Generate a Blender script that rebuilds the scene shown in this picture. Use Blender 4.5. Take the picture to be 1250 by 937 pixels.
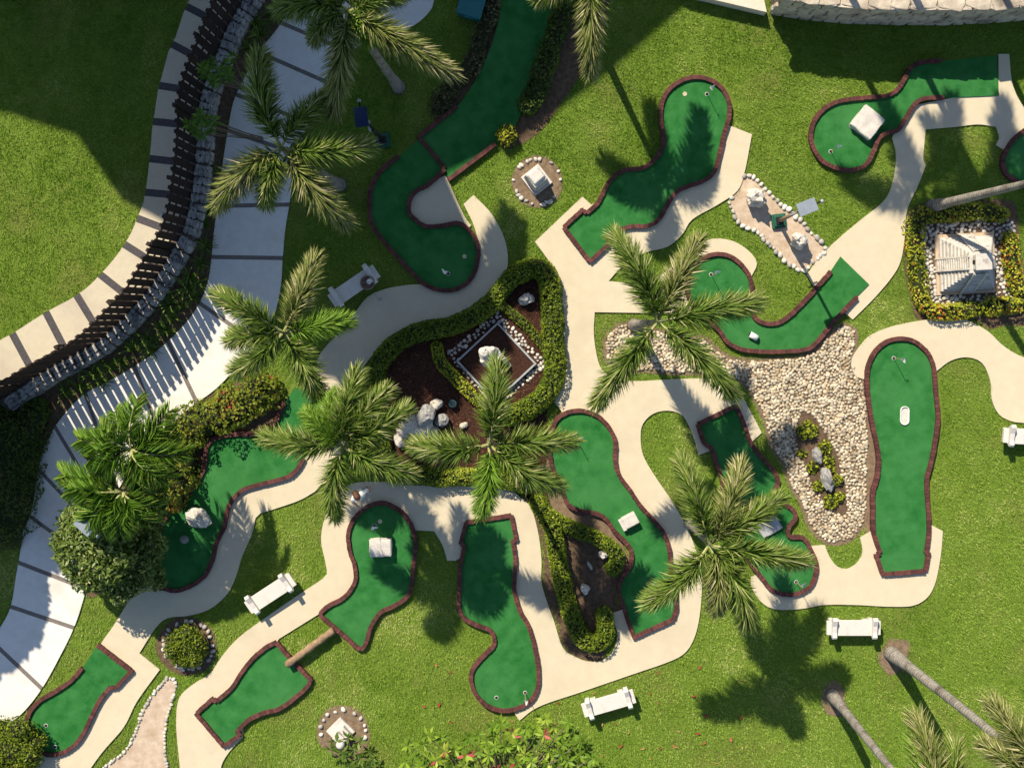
import bpy, bmesh, math, random
import numpy as np
from mathutils import Vector, Matrix, noise
from mathutils.geometry import delaunay_2d_cdt

for o in list(bpy.data.objects):
    bpy.data.objects.remove(o)
scene = bpy.context.scene
COL = scene.collection
rnd = random.Random(7)
nr = np.random.default_rng(7)

# ------------------------------------------------------------------ camera, sky, sun, exposure
CAM_H = 33.7                       # drone height in metres
FPX = 1450.0                       # focal length in photo pixels (photo 1250 wide)
TILT = math.radians(-3.3)
cam_d = bpy.data.cameras.new('camera')
cam = bpy.data.objects.new('camera', cam_d)
COL.objects.link(cam)
cam.location = (0, 0, CAM_H)
cam.rotation_euler = (TILT, 0, 0)
cam_d.sensor_width = 36.0
cam_d.lens = 36.0 * FPX / 1250.0
cam_d.clip_end = 2000
scene.camera = cam

SUN_EL = math.radians(43)
SH = Vector((0.47, -0.883, 0)).normalized()      # direction in which shadows fall
world = bpy.data.worlds.new('World')
scene.world = world
world.use_nodes = True
wn = world.node_tree
bg = wn.nodes['Background']
sky = wn.nodes.new('ShaderNodeTexSky')
sky.sky_type = 'NISHITA'
sky.sun_disc = False
sky.sun_elevation = SUN_EL
sky.sun_rotation = math.atan2(-SH.x, -SH.y)
sky.air_density = 1.0
sky.dust_density = 0.6
wn.links.new(sky.outputs[0], bg.inputs[0])
bg.inputs[1].default_value = 0.09
sun_d = bpy.data.lights.new('sun', 'SUN')
sun_d.energy = 4.6
sun_d.angle = math.radians(0.55)
sun_d.color = (1.0, 0.885, 0.70)
sun = bpy.data.objects.new('sun', sun_d)
COL.objects.link(sun)
sun.location = (-20, 40, 60)
sun_dir = Vector((SH.x * math.cos(SUN_EL), SH.y * math.cos(SUN_EL), -math.sin(SUN_EL)))
sun.rotation_euler = sun_dir.to_track_quat('-Z', 'Y').to_euler()
scene.view_settings.view_transform = 'Standard'
scene.view_settings.look = 'None'
scene.view_settings.gamma = 1.0
scene.view_settings.exposure = 0.72
scene.view_settings.use_curve_mapping = False
try:
    scene.cycles.max_bounces = 6
    scene.cycles.transparent_max_bounces = 4
except Exception:
    pass

# ------------------------------------------------------------------ pixel -> place helpers
_ct, _st = math.cos(TILT), math.sin(TILT)
def P(px, py, z=0.0):
    """point at height z seen at photo pixel (px, py)"""
    dx, dy, dz = (px - 625.0) / FPX, -(py - 468.5) / FPX, -1.0
    y = dy * _ct - dz * _st
    w = dy * _st + dz * _ct
    t = (z - CAM_H) / w
    return Vector((dx * t, y * t, z))
def PA(arr, z=0.0):
    arr = np.asarray(arr, float)
    dx, dy = (arr[:, 0] - 625.0) / FPX, -(arr[:, 1] - 468.5) / FPX
    y = dy * _ct + _st
    w = dy * _st - _ct
    t = (z - CAM_H) / w
    return np.stack([dx * t, y * t, np.full(len(arr), z) if np.isscalar(z) else z], 1)
SC = 43.0                          # photo pixels per metre on the ground

def smooth(pts, closed=True, step=5.0):
    """Catmull-Rom through px points; a point (x, y, 1) is a sharp corner"""
    n = len(pts)
    out = []
    idx = range(n) if closed else range(n - 1)
    for i in idx:
        p1, p2 = pts[i], pts[(i + 1) % n]
        p0 = pts[i - 1] if (closed or i > 0) else p1
        p3 = pts[(i + 2) % n] if (closed or i + 2 < n) else p2
        if len(p1) > 2: p0 = (2 * p1[0] - p2[0], 2 * p1[1] - p2[1])
        if len(p2) > 2: p3 = (2 * p2[0] - p1[0], 2 * p2[1] - p1[1])
        d = math.hypot(p2[0] - p1[0], p2[1] - p1[1])
        k = max(1, int(d / step))
        if len(p1) > 2 and len(p2) > 2: k = 1
        for j in range(k):
            t = j / k
            q = []
            for a in (0, 1):
                q.append(0.5 * ((2 * p1[a]) + (-p0[a] + p2[a]) * t + (2 * p0[a] - 5 * p1[a] + 4 * p2[a] - p3[a]) * t * t
                                + (-p0[a] + 3 * p1[a] - 3 * p2[a] + p3[a]) * t ** 3))
            out.append(tuple(q))
    if not closed: out.append(tuple(pts[-1][:2]))
    return out
def offset(pts, d):
    """move a closed px outline outwards by d px"""
    n = len(pts)
    area = sum(pts[i][0] * pts[(i + 1) % n][1] - pts[(i + 1) % n][0] * pts[i][1] for i in range(n))
    s = 1 if area > 0 else -1
    out = []
    for i in range(n):
        a, b = pts[i - 1], pts[(i + 1) % n]
        tx, ty = b[0] - a[0], b[1] - a[1]
        l = math.hypot(tx, ty) or 1
        out.append((pts[i][0] + s * ty / l * d, pts[i][1] - s * tx / l * d))
    return out

# ------------------------------------------------------------------ materials
MATS = {}
def new_mat(name):
    m = bpy.data.materials.new(name)
    m.use_nodes = True
    MATS[name] = m
    return m, m.node_tree.nodes, m.node_tree.links, m.node_tree.nodes['Principled BSDF']
def mat(name, c1, c2=None, scale=3.0, rough=0.8, bump=0.0, bscale=40.0, detail=6.0, c3=None, s3=0.4, spec=0.3,
        rndvar=0.0, coords='Object', f3=(0.5, 0.7)):
    """two-tone noise colour, optional third large-scale tone, fine bump, optional per-face random value"""
    m, N, L, b = new_mat(name)
    b.inputs['Roughness'].default_value = rough
    b.inputs['Specular IOR Level'].default_value = spec
    tc = N.new('ShaderNodeTexCoord')
    co = tc.outputs[coords] if coords != 'World' else N.new('ShaderNodeNewGeometry').outputs['Position']
    col = None
    if c2 is None:
        rgb = N.new('ShaderNodeRGB'); rgb.outputs[0].default_value = (*c1, 1); col = rgb.outputs[0]
    else:
        nz = N.new('ShaderNodeTexNoise'); nz.inputs['Scale'].default_value = scale; nz.inputs['Detail'].default_value = detail
        nz.inputs['Roughness'].default_value = 0.65
        L.new(co, nz.inputs['Vector'])
        r = N.new('ShaderNodeValToRGB')
        r.color_ramp.elements[0].position = 0.32; r.color_ramp.elements[0].color = (*c1, 1)
        r.color_ramp.elements[1].position = 0.68; r.color_ramp.elements[1].color = (*c2, 1)
        L.new(nz.outputs['Fac'], r.inputs['Fac']); col = r.outputs[0]
    if c3 is not None:
        nz = N.new('ShaderNodeTexNoise'); nz.inputs['Scale'].default_value = s3; nz.inputs['Detail'].default_value = 4
        L.new(co, nz.inputs['Vector'])
        mr = N.new('ShaderNodeMapRange'); mr.inputs[1].default_value = f3[0]; mr.inputs[2].default_value = f3[1]
        L.new(nz.outputs['Fac'], mr.inputs[0])
        mx = N.new('ShaderNodeMixRGB'); mx.inputs['Color2'].default_value = (*c3, 1)
        L.new(mr.outputs[0], mx.inputs['Fac']); L.new(col, mx.inputs['Color1']); col = mx.outputs[0]
    if rndvar:
        at = N.new('ShaderNodeAttribute'); at.attribute_name = 'rv'
        mr = N.new('ShaderNodeMapRange'); mr.inputs[3].default_value = 1 - rndvar; mr.inputs[4].default_value = 1 + rndvar
        L.new(at.outputs['Fac'], mr.inputs[0])
        hs = N.new('ShaderNodeMixRGB'); hs.blend_type = 'MULTIPLY'; hs.inputs['Fac'].default_value = 1
        L.new(col, hs.inputs['Color1']); L.new(mr.outputs[0], hs.inputs['Color2']); col = hs.outputs[0]
    L.new(col, b.inputs['Base Color'])
    if bump:
        nb = N.new('ShaderNodeTexNoise'); nb.inputs['Scale'].default_value = bscale; nb.inputs['Detail'].default_value = 5
        L.new(co, nb.inputs['Vector'])
        bp = N.new('ShaderNodeBump'); bp.inputs['Strength'].default_value = min(1, bump); bp.inputs['Distance'].default_value = 0.03
        L.new(nb.outputs['Fac'], bp.inputs['Height']); L.new(bp.outputs[0], b.inputs['Normal'])
    return m
def leaf_mat(name, cols, rough=0.45, trans=0.25, spec=0.4):
    spec *= 0.42; rough = min(1, rough + 0.12); trans *= 0.8
    """leaf colours picked by the per-face random value 'rv', with a little light through the leaf"""
    m, N, L, b = new_mat(name)
    at = N.new('ShaderNodeAttribute'); at.attribute_name = 'rv'
    r = N.new('ShaderNodeValToRGB')
    while len(r.color_ramp.elements) < len(cols): r.color_ramp.elements.new(0.5)
    for i, (p, c) in enumerate(cols):
        r.color_ramp.elements[i].position = p; r.color_ramp.elements[i].color = (*c, 1)
    L.new(at.outputs['Fac'], r.inputs['Fac'])
    L.new(r.outputs[0], b.inputs['Base Color'])
    b.inputs['Roughness'].default_value = rough
    b.inputs['Specular IOR Level'].default_value = spec
    tr = N.new('ShaderNodeBsdfTranslucent')
    L.new(r.outputs[0], tr.inputs['Color'])
    mx = N.new('ShaderNodeMixShader'); mx.inputs[0].default_value = trans
    L.new(b.outputs[0], mx.inputs[1]); L.new(tr.outputs[0], mx.inputs[2])
    L.new(mx.outputs[0], N['Material Output'].inputs['Surface'])
    return m

mat('lawn', (0.085, 0.145, 0.012), (0.145, 0.215, 0.024), 9.0, 0.9, 0.6, 60, c3=(0.13, 0.15, 0.03), s3=0.5, coords='World')
leaf_mat('grass', [(0.0, (0.078, 0.170, 0.012)), (0.35, (0.155, 0.280, 0.026)), (0.70, (0.275, 0.390, 0.062)), (1.0, (0.44, 0.49, 0.16))], 0.55, 0.30, 0.25)
mat('path', (0.515, 0.452, 0.325), (0.56, 0.495, 0.362), 4.0, 0.85, 0.10, 90, c3=(0.48, 0.41, 0.305), s3=0.7, f3=(0.54, 0.82), coords='World')
mat('carpet', (0.013, 0.112, 0.022), (0.042, 0.190, 0.050), 3.0, 0.95, 0.5, 160, detail=13, c3=(0.050, 0.195, 0.058), s3=0.5, f3=(0.48, 0.80), spec=0.1, coords='World')
mat('brick', (0.066, 0.021, 0.019), (0.125, 0.043, 0.038), 14.0, 0.8, 0.4, 120, rndvar=0.32, coords='World')
mat('mortar', (0.10, 0.06, 0.05), (0.15, 0.10, 0.085), 30.0, 0.9, coords='World')
mat('lane_base', (0.40, 0.34, 0.26), (0.52, 0.46, 0.36), 5.0, 0.9, 0.2, coords='World')
mat('walk_slab', (0.60, 0.585, 0.555), (0.67, 0.655, 0.625), 5.0, 0.85, 0.15, 80, c3=(0.52, 0.48, 0.42), s3=0.8, f3=(0.55, 0.8), coords='World')
mat('walk_joint', (0.10, 0.085, 0.075), (0.26, 0.23, 0.21), 45.0, 0.9, 0.6, 60, coords='World')
mat('tile', (0.47, 0.42, 0.325), (0.52, 0.47, 0.365), 7.0, 0.85, 0.1, 90, c3=(0.42, 0.37, 0.30), s3=0.6, coords='World')
mat('slate_strip', (0.045, 0.042, 0.05), (0.085, 0.078, 0.085), 20.0, 0.8, 0.3, coords='World')
mat('soil', (0.065, 0.040, 0.025), (0.155, 0.105, 0.065), 8.0, 0.95, 0.8, 40, coords='World')
mat('dry_soil', (0.125, 0.086, 0.054), (0.235, 0.170, 0.112), 8.0, 0.95, 0.6, 40, coords='World')
mat('sand', (0.42, 0.32, 0.23), (0.57, 0.465, 0.365), 5.0, 0.95, 0.6, 55, c3=(0.38, 0.27, 0.17), s3=2.2, f3=(0.52, 0.8), coords='World')
mat('mulch', (0.020, 0.008, 0.005), (0.075, 0.030, 0.018), 22.0, 0.95, 1.0, 50, coords='World')
mat('mulch_chip', (0.05, 0.018, 0.010), (0.135, 0.055, 0.032), 9.0, 0.9, 0.3, rndvar=0.6, coords='World')
mat('limestone', (0.50, 0.45, 0.38), (0.68, 0.63, 0.55), 6.0, 0.85, 0.7, 22, c3=(0.28, 0.25, 0.21), s3=3.0, f3=(0.55, 0.8))
mat('white_stone', (0.47, 0.44, 0.40), (0.62, 0.59, 0.545), 5.0, 0.75, 0.5, 30, c3=(0.34, 0.30, 0.25), s3=2.5, f3=(0.58, 0.8))
mat('bench_concrete', (0.53, 0.50, 0.47), (0.62, 0.595, 0.56), 4.0, 0.7, 0.15, 60, c3=(0.40, 0.36, 0.30), s3=4.0, f3=(0.52, 0.8))
mat('grey_rock', (0.20, 0.20, 0.20), (0.46, 0.45, 0.43), 7.0, 0.9, 0.9, 20)
mat('river_stone', (0.36, 0.30, 0.21), (0.55, 0.485, 0.37), 1.6, 0.75, 0.2, 60, rndvar=0.36, c3=(0.34, 0.25, 0.15), s3=6.0, f3=(0.50, 0.68), coords='World')
mat('white_pebble', (0.36, 0.335, 0.30), (0.56, 0.53, 0.48), 2.5, 0.75, 0.2, 60, rndvar=0.35, coords='World')
mat('wall_stone', (0.34, 0.29, 0.23), (0.62, 0.55, 0.45), 4.0, 0.85, 0.6, 30, c3=(0.20, 0.165, 0.13), s3=2.0, coords='World')
mat('wall_mortar', (0.09, 0.075, 0.06), (0.15, 0.13, 0.11), 12.0, 0.95, 0.4, coords='World')
mat('blue_stone', (0.22, 0.21, 0.20), (0.48, 0.46, 0.43), 4.0, 0.85, 0.6, 30, c3=(0.13, 0.13, 0.14), s3=3.0, coords='World')
mat('fence_wood', (0.016, 0.009, 0.008), (0.036, 0.020, 0.016), 6.0, 0.75, 0.3, 60, rndvar=0.3, coords='World')
mat('trunk', (0.19, 0.175, 0.155), (0.37, 0.345, 0.31), 7.0, 0.9, 0.8, 30, c3=(0.12, 0.10, 0.085), s3=2.6, f3=(0.48, 0.7))
_m = MATS['trunk'].node_tree; _b = _m.nodes['Principled BSDF']; _l = _b.inputs['Base Color'].links[0].from_socket
_tc = _m.nodes.new('ShaderNodeTexCoord'); _w = _m.nodes.new('ShaderNodeTexWave'); _w.bands_direction = 'Z'
_w.inputs['Scale'].default_value = 2.6; _w.inputs['Distortion'].default_value = 1.6; _w.inputs['Detail'].default_value = 3
_m.links.new(_tc.outputs['Object'], _w.inputs['Vector'])
_r = _m.nodes.new('ShaderNodeValToRGB'); _r.color_ramp.elements[0].position = 0.02; _r.color_ramp.elements[0].color = (.48, .44, .40, 1); _r.color_ramp.elements[1].position = 0.35; _r.color_ramp.elements[1].color = (1, 1, 1, 1)
_m.links.new(_w.outputs['Fac'], _r.inputs['Fac'])
_x = _m.nodes.new('ShaderNodeMixRGB'); _x.blend_type = 'MULTIPLY'; _x.inputs['Fac'].default_value = 0.75
_m.links.new(_l, _x.inputs['Color1']); _m.links.new(_r.outputs[0], _x.inputs['Color2']); _m.links.new(_x.outputs[0], _b.inputs['Base Color'])
mat('trunk_root', (0.07, 0.05, 0.04), (0.16, 0.12, 0.09), 14.0, 0.95, 0.8, 30)
mat('crownshaft', (0.15, 0.20, 0.06), (0.26, 0.30, 0.12), 4.0, 0.6)
mat('boot', (0.17, 0.13, 0.10), (0.28, 0.22, 0.17), 8.0, 0.9, 0.4)
mat('rachis', (0.26, 0.28, 0.09), (0.38, 0.36, 0.17), 5.0, 0.6)
leaf_mat('foxtail', [(0.0, (0.030, 0.070, 0.010)), (0.35, (0.070, 0.130, 0.016)), (0.70, (0.150, 0.220, 0.032)), (0.92, (0.28, 0.32, 0.09)), (1.0, (0.46, 0.43, 0.22))], 0.42, 0.22, 0.45)
leaf_mat('foxtail_young', [(0.0, (0.075, 0.165, 0.012)), (0.5, (0.135, 0.255, 0.020)), (1.0, (0.24, 0.36, 0.06))], 0.40, 0.28, 0.45)
leaf_mat('foxtail_old', [(0.0, (0.045, 0.075, 0.014)), (0.4, (0.110, 0.150, 0.028)), (0.8, (0.25, 0.265, 0.08)), (1.0, (0.50, 0.44, 0.26))], 0.5, 0.2, 0.35)
leaf_mat('areca', [(0.0, (0.040, 0.100, 0.008)), (0.5, (0.080, 0.175, 0.012)), (0.85, (0.14, 0.25, 0.025)), (1.0, (0.30, 0.36, 0.08))], 0.42, 0.25, 0.45)
leaf_mat('hedge', [(0.0, (0.045, 0.085, 0.006)), (0.5, (0.115, 0.170, 0.010)), (0.85, (0.21, 0.255, 0.018)), (1.0, (0.34, 0.35, 0.04))], 0.40, 0.18, 0.45)
leaf_mat('hedge_dark', [(0.0, (0.025, 0.050, 0.008)), (0.6, (0.055, 0.095, 0.012)), (1.0, (0.11, 0.15, 0.025))], 0.42, 0.15, 0.4)
leaf_mat('croton', [(0.0, (0.055, 0.105, 0.008)), (0.35, (0.15, 0.21, 0.014)), (0.62, (0.36, 0.36, 0.025)), (0.88, (0.52, 0.45, 0.045)), (0.94, (0.46, 0.11, 0.02)), (1.0, (0.30, 0.03, 0.02))], 0.40, 0.2, 0.45)
leaf_mat('croton_dark', [(0.0, (0.045, 0.075, 0.008)), (0.45, (0.12, 0.165, 0.012)), (0.78, (0.22, 0.24, 0.025)), (0.93, (0.32, 0.22, 0.04)), (1.0, (0.30, 0.06, 0.03))], 0.42, 0.2, 0.4)
leaf_mat('lime_plant', [(0.0, (0.14, 0.20, 0.012)), (0.5, (0.30, 0.35, 0.020)), (1.0, (0.52, 0.52, 0.06))], 0.42, 0.25, 0.4)
leaf_mat('broadleaf', [(0.0, (0.045, 0.085, 0.012)), (0.5, (0.11, 0.165, 0.028)), (0.85, (0.20, 0.26, 0.07)), (1.0, (0.40, 0.42, 0.20))], 0.32, 0.18, 0.55)
leaf_mat('frangipani', [(0.0, (0.08, 0.16, 0.012)), (0.50, (0.17, 0.29, 0.024)), (0.93, (0.32, 0.42, 0.05)), (0.97, (0.44, 0.16, 0.08)), (1.0, (0.42, 0.08, 0.08))], 0.36, 0.25, 0.5)
leaf_mat('strap', [(0.0, (0.035, 0.075, 0.010)), (0.6, (0.085, 0.15, 0.018)), (1.0, (0.20, 0.26, 0.05))], 0.42, 0.2, 0.4)
leaf_mat('dry_vine', [(0.0, (0.045, 0.05, 0.015)), (0.5, (0.10, 0.095, 0.04)), (1.0, (0.22, 0.19, 0.10))], 0.6, 0.15, 0.3)
leaf_mat('fallen', [(0.0, (0.30, 0.055, 0.035)), (0.5, (0.34, 0.13, 0.06)), (1.0, (0.40, 0.24, 0.11))], 0.6, 0.1, 0.3)
mat('dark_core', (0.016, 0.020, 0.006), (0.030, 0.034, 0.012), 20.0, 0.95)  # dark solid filling added inside hedges and bushes to block light
mat('bark', (0.11, 0.085, 0.06), (0.20, 0.16, 0.12), 12.0, 0.9, 0.6)
mat('log', (0.17, 0.11, 0.065), (0.34, 0.235, 0.145), 10.0, 0.85, 0.6, 40)
mat('log_end', (0.30, 0.21, 0.12), (0.42, 0.31, 0.19), 20.0, 0.85)
mat('cup_white', (0.75, 0.74, 0.70), None, rough=0.5)
mat('cup_dark', (0.012, 0.012, 0.012), None, rough=0.9)
mat('flag_pole', (0.42, 0.26, 0.17), None, rough=0.5)
mat('flag_cloth', (0.78, 0.76, 0.70), None, rough=0.8)
mat('golf_ball', (0.80, 0.79, 0.76), None, rough=0.35)
mat('disc', (0.42, 0.37, 0.26), (0.52, 0.46, 0.33), 20, 0.7)
mat('teal', (0.012, 0.115, 0.125), (0.018, 0.14, 0.15), 6, 0.5)
mat('lamp_green', (0.010, 0.075, 0.045), (0.016, 0.10, 0.06), 8, 0.5)
mat('lamp_black', (0.014, 0.014, 0.015), None, rough=0.45)
mat('lamp_post', (0.22, 0.15, 0.10), (0.28, 0.20, 0.14), 8, 0.6)
mat('panel', (0.20, 0.235, 0.28), (0.25, 0.285, 0.33), 10, 0.35, spec=0.4)
mat('panel_dark', (0.008, 0.020, 0.070), (0.010, 0.026, 0.09), 10, 0.25, spec=0.6)
mat('fixture', (0.32, 0.33, 0.35), None, rough=0.4)
mat('skin', (0.48, 0.28, 0.19), None, rough=0.6)
mat('hair', (0.06, 0.025, 0.014), (0.12, 0.055, 0.03), 40, 0.55)
mat('white_cloth', (0.72, 0.71, 0.70), (0.80, 0.79, 0.78), 6, 0.85)
mat('denim', (0.19, 0.25, 0.34), (0.27, 0.33, 0.42), 30, 0.9)
mat('shoe', (0.65, 0.63, 0.60), None, rough=0.6)
mat('steel', (0.30, 0.30, 0.31), None, rough=0.35)
mat('wicker', (0.13, 0.085, 0.065), (0.34, 0.25, 0.20), 60, 0.85, 0.8, 60)
mat('hotel_wall', (0.55, 0.50, 0.42), (0.60, 0.55, 0.47), 2, 0.9, coords='World')
mat('hotel_glass', (0.03, 0.04, 0.05), None, rough=0.08, spec=0.6)
mat('cream_wall', (0.56, 0.49, 0.40), (0.64, 0.57, 0.48), 6, 0.85, 0.2, coords='World')
mat('pyramid', (0.47, 0.435, 0.385), (0.60, 0.57, 0.52), 5, 0.8, 0.5, 40, c3=(0.20, 0.18, 0.16), s3=6.0, f3=(0.54, 0.80))
mat('pyramid_trim', (0.48, 0.34, 0.22), (0.56, 0.43, 0.31), 8, 0.85, 0.3)
mat('grey_slab', (0.27, 0.28, 0.30), (0.36, 0.37, 0.38), 6, 0.8, 0.3)

# ------------------------------------------------------------------ object helpers
def tag(o, label, cat, group=None):
    o['label'] = label; o['category'] = cat
    if group: o['group'] = group
    return o
def link(name, me, m=None, parent=None, loc=None):
    o = bpy.data.objects.new(name, me)
    COL.objects.link(o)
    if m:
        for k in (m if isinstance(m, (list, tuple)) else [m]): me.materials.append(MATS[k])
    if parent: o.parent = parent
    if loc is not None: o.location = loc
    return o
def empty(name, loc, rz=0.0):
    o = bpy.data.objects.new(name, None)
    COL.objects.link(o)
    o.empty_display_size = 0.2
    o.location = loc; o.rotation_euler = (0, 0, rz)
    return o
def from_arrays(name, V, F, rv=None, mi=None, smooth_sh=False):
    """V (n,3); F (m,k) all faces with k corners; rv per-face random value; mi material index"""
    V = np.asarray(V, np.float32); F = np.asarray(F, np.int32)
    me = bpy.data.meshes.new(name)
    k = F.shape[1]
    me.vertices.add(len(V)); me.vertices.foreach_set('co', V.ravel())
    me.loops.add(F.size); me.loops.foreach_set('vertex_index', F.ravel())
    me.polygons.add(len(F)); me.polygons.foreach_set('loop_start', np.arange(0, F.size, k, dtype=np.int32))
    me.polygons.foreach_set('loop_total', np.full(len(F), k, np.int32))
    if smooth_sh: me.polygons.foreach_set('use_smooth', np.ones(len(F), bool))
    if mi is not None: me.polygons.foreach_set('material_index', np.asarray(mi, np.int32))
    if rv is not None:
        a = me.attributes.new('rv', 'FLOAT', 'FACE'); a.data.foreach_set('value', np.asarray(rv, np.float32))
    me.update(calc_edges=True)
    return me
class MB:
    """collects simple solids into one mesh"""
    def __init__(s): s.v = []; s.f = []; s.m = []; s.r = []
    def add(s, vs, fs, mi=0, rv=0.5):
        b = len(s.v); s.v += [tuple(v) for v in vs]; s.f += [tuple(i + b for i in f) for f in fs]
        s.m += [mi] * len(fs); s.r += [rv] * len(fs)
    def box(s, c, size, rz=0.0, mi=0, taper=1.0, rv=0.5):
        x, y, z = [d / 2 for d in size]
        ca, sa = math.cos(rz), math.sin(rz)
        vs = []
        for k, t in ((-1, 1.0), (1, taper)):
            for i, j in ((-1, -1), (1, -1), (1, 1), (-1, 1)):
                a, b = i * x * t, j * y * t
                vs.append((c[0] + a * ca - b * sa, c[1] + a * sa + b * ca, c[2] + k * z))
        s.add(vs, [(3, 2, 1, 0), (4, 5, 6, 7), (0, 1, 5, 4), (1, 2, 6, 5), (2, 3, 7, 6), (3, 0, 4, 7)], mi, rv)
    def tube(s, pts, radii, n=10, mi=0, caps=True):
        pts = [Vector(p) for p in pts]
        rings = []
        prev = None
        for i, p in enumerate(pts):
            t = (pts[min(i + 1, len(pts) - 1)] - pts[max(i - 1, 0)]).normalized()
            ref = prev if prev is not None else (Vector((1, 0, 0)) if abs(t.x) < 0.9 else Vector((0, 1, 0)))
            a = (ref - t * ref.dot(t)).normalized(); b = t.cross(a); prev = a
            r = radii[i] if isinstance(radii, (list, tuple)) else radii
            rings.append([p + (a * math.cos(2 * math.pi * k / n) + b * math.sin(2 * math.pi * k / n)) * r for k in range(n)])
        vs = [v for rg in rings for v in rg]
        fs = []
        for i in range(len(rings) - 1):
            for k in range(n):
                fs.append((i * n + k, i * n + (k + 1) % n, (i + 1) * n + (k + 1) % n, (i + 1) * n + k))
        if caps:
            fs.append(tuple(range(n - 1, -1, -1))); fs.append(tuple(range((len(rings) - 1) * n, len(rings) * n)))
        s.add(vs, fs, mi)
    def lathe(s, prof, c=(0, 0, 0), n=16, mi=0, sx=1.0, sy=1.0):
        vs = []; fs = []
        for r, z in prof:
            for k in range(n):
                a = 2 * math.pi * k / n
                vs.append((c[0] + r * math.cos(a) * sx, c[1] + r * math.sin(a) * sy, c[2] + z))
        for i in range(len(prof) - 1):
            for k in range(n):
                fs.append((i * n + k, i * n + (k + 1) % n, (i + 1) * n + (k + 1) % n, (i + 1) * n + k))
        fs.append(tuple(range(n - 1, -1, -1))); fs.append(tuple(range((len(prof) - 1) * n, len(prof) * n)))
        s.add(vs, fs, mi)
    def mesh(s, name, smooth_sh=False, bevel=0.0):
        me = bpy.data.meshes.new(name)
        me.from_pydata(s.v, [], s.f)
        me.polygons.foreach_set('material_index', s.m)
        if smooth_sh: me.polygons.foreach_set('use_smooth', [True] * len(s.f))
        if bevel:
            bm = bmesh.new(); bm.from_mesh(me)
            es = [e for e in bm.edges if len(e.link_faces) == 2 and e.calc_face_angle(0) > 0.6]
            bmesh.ops.bevel(bm, geom=es, offset=bevel, segments=2, affect='EDGES', profile=0.6)
            bm.to_mesh(me); bm.free()
        else:
            a = me.attributes.new('rv', 'FLOAT', 'FACE'); a.data.foreach_set('value', s.r)
        me.update()
        return me
    def build(s, name, m, parent=None, smooth_sh=False, bevel=0.0, loc=None):
        return link(name, s.mesh(name, smooth_sh, bevel), m, parent, loc)

def csg_mesh(name, adds, subs, ztop, zbot, pz=None):
    """union of px outlines minus others, as a slab between zbot and ztop (traced at height pz)"""
    pz = ztop if pz is None else pz
    co, faces = [], []
    for poly in list(adds) + list(subs):
        w = PA(poly, pz)
        if np.sum(w[:, 0] * np.roll(w[:, 1], -1) - np.roll(w[:, 0], -1) * w[:, 1]) < 0: w = w[::-1]
        b = len(co); co += [Vector((p[0], p[1])) for p in w]
        faces.append(list(range(b, b + len(w))))
    na = len(adds)
    vs, es, fs, _, _, of = delaunay_2d_cdt(co, [], faces, 1, 1e-4)
    keep = [f for f, o in zip(fs, of) if any(i < na for i in o) and not any(i >= na for i in o)]
    used = {}
    V = []
    def vi(i):
        if i not in used: used[i] = len(V); V.append((vs[i].x, vs[i].y, ztop))
        return used[i]
    F = []
    ec = {}
    for f in keep:
        g = [vi(i) for i in f]
        a, b, c = [V[i] for i in g[:3]]
        if (b[0] - a[0]) * (c[1] - a[1]) - (b[1] - a[1]) * (c[0] - a[0]) < 0: g = g[::-1]
        F.append(g)
        for i in range(len(g)):
            ec.setdefault(frozenset((g[i], g[(i + 1) % len(g)])), []).append((g[i], g[(i + 1) % len(g)]))
    low = {}
    def lo(i):
        if i not in low: low[i] = len(V); V.append((V[i][0], V[i][1], zbot))
        return low[i]
    if zbot < ztop:
        for e, l in ec.items():
            if len(l) == 1:
                a, b = l[0]; F.append([b, a, lo(a), lo(b)])
    me = bpy.data.meshes.new(name)
    me.from_pydata(V, [], F); me.update()
    return me
def sheet(name, adds, subs, m, ztop, zbot=None, parent=None, kind='structure'):
    o = link(name, csg_mesh(name, adds, subs, ztop, ztop - 0.03 if zbot is None else zbot), m, parent)
    if kind and not parent: o['kind'] = kind
    return o

# raster of where grass may grow, in px space
RX0, RY0, RW, RH = -80, -80, 1410, 1100
nograss = np.zeros((RH, RW), bool)
def fill(poly, val=True, grid=None):
    grid = nograss if grid is None else grid
    p = np.asarray([(a[0] - RX0, a[1] - RY0) for a in poly], float)
    y0, y1 = int(max(0, p[:, 1].min())), int(min(RH - 1, p[:, 1].max() + 1))
    q = np.roll(p, -1, 0)
    for y in range(y0, y1 + 1):
        c = (p[:, 1] <= y) != (q[:, 1] <= y)
        if not c.any(): continue
        xs = np.sort(p[c, 0] + (y - p[c, 1]) / (q[c, 1] - p[c, 1]) * (q[c, 0] - p[c, 0]))
        for a, b in zip(xs[::2], xs[1::2]):
            a, b = int(max(0, math.ceil(a))), int(min(RW - 1, math.floor(b)))
            if b >= a: grid[y, a:b + 1] = val
def inside(poly, pts):
    p = np.asarray([a[:2] for a in poly], float); q = np.roll(p, -1, 0)
    x, y = pts[:, 0:1], pts[:, 1:2]
    with np.errstate(divide='ignore', invalid='ignore'):
        xi = p[:, 0] + (y - p[:, 1]) / (q[:, 1] - p[:, 1]) * (q[:, 0] - p[:, 0])
    c = ((p[:, 1] <= y) != (q[:, 1] <= y)) & (x < xi)
    return c.sum(1) % 2 == 1
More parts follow.
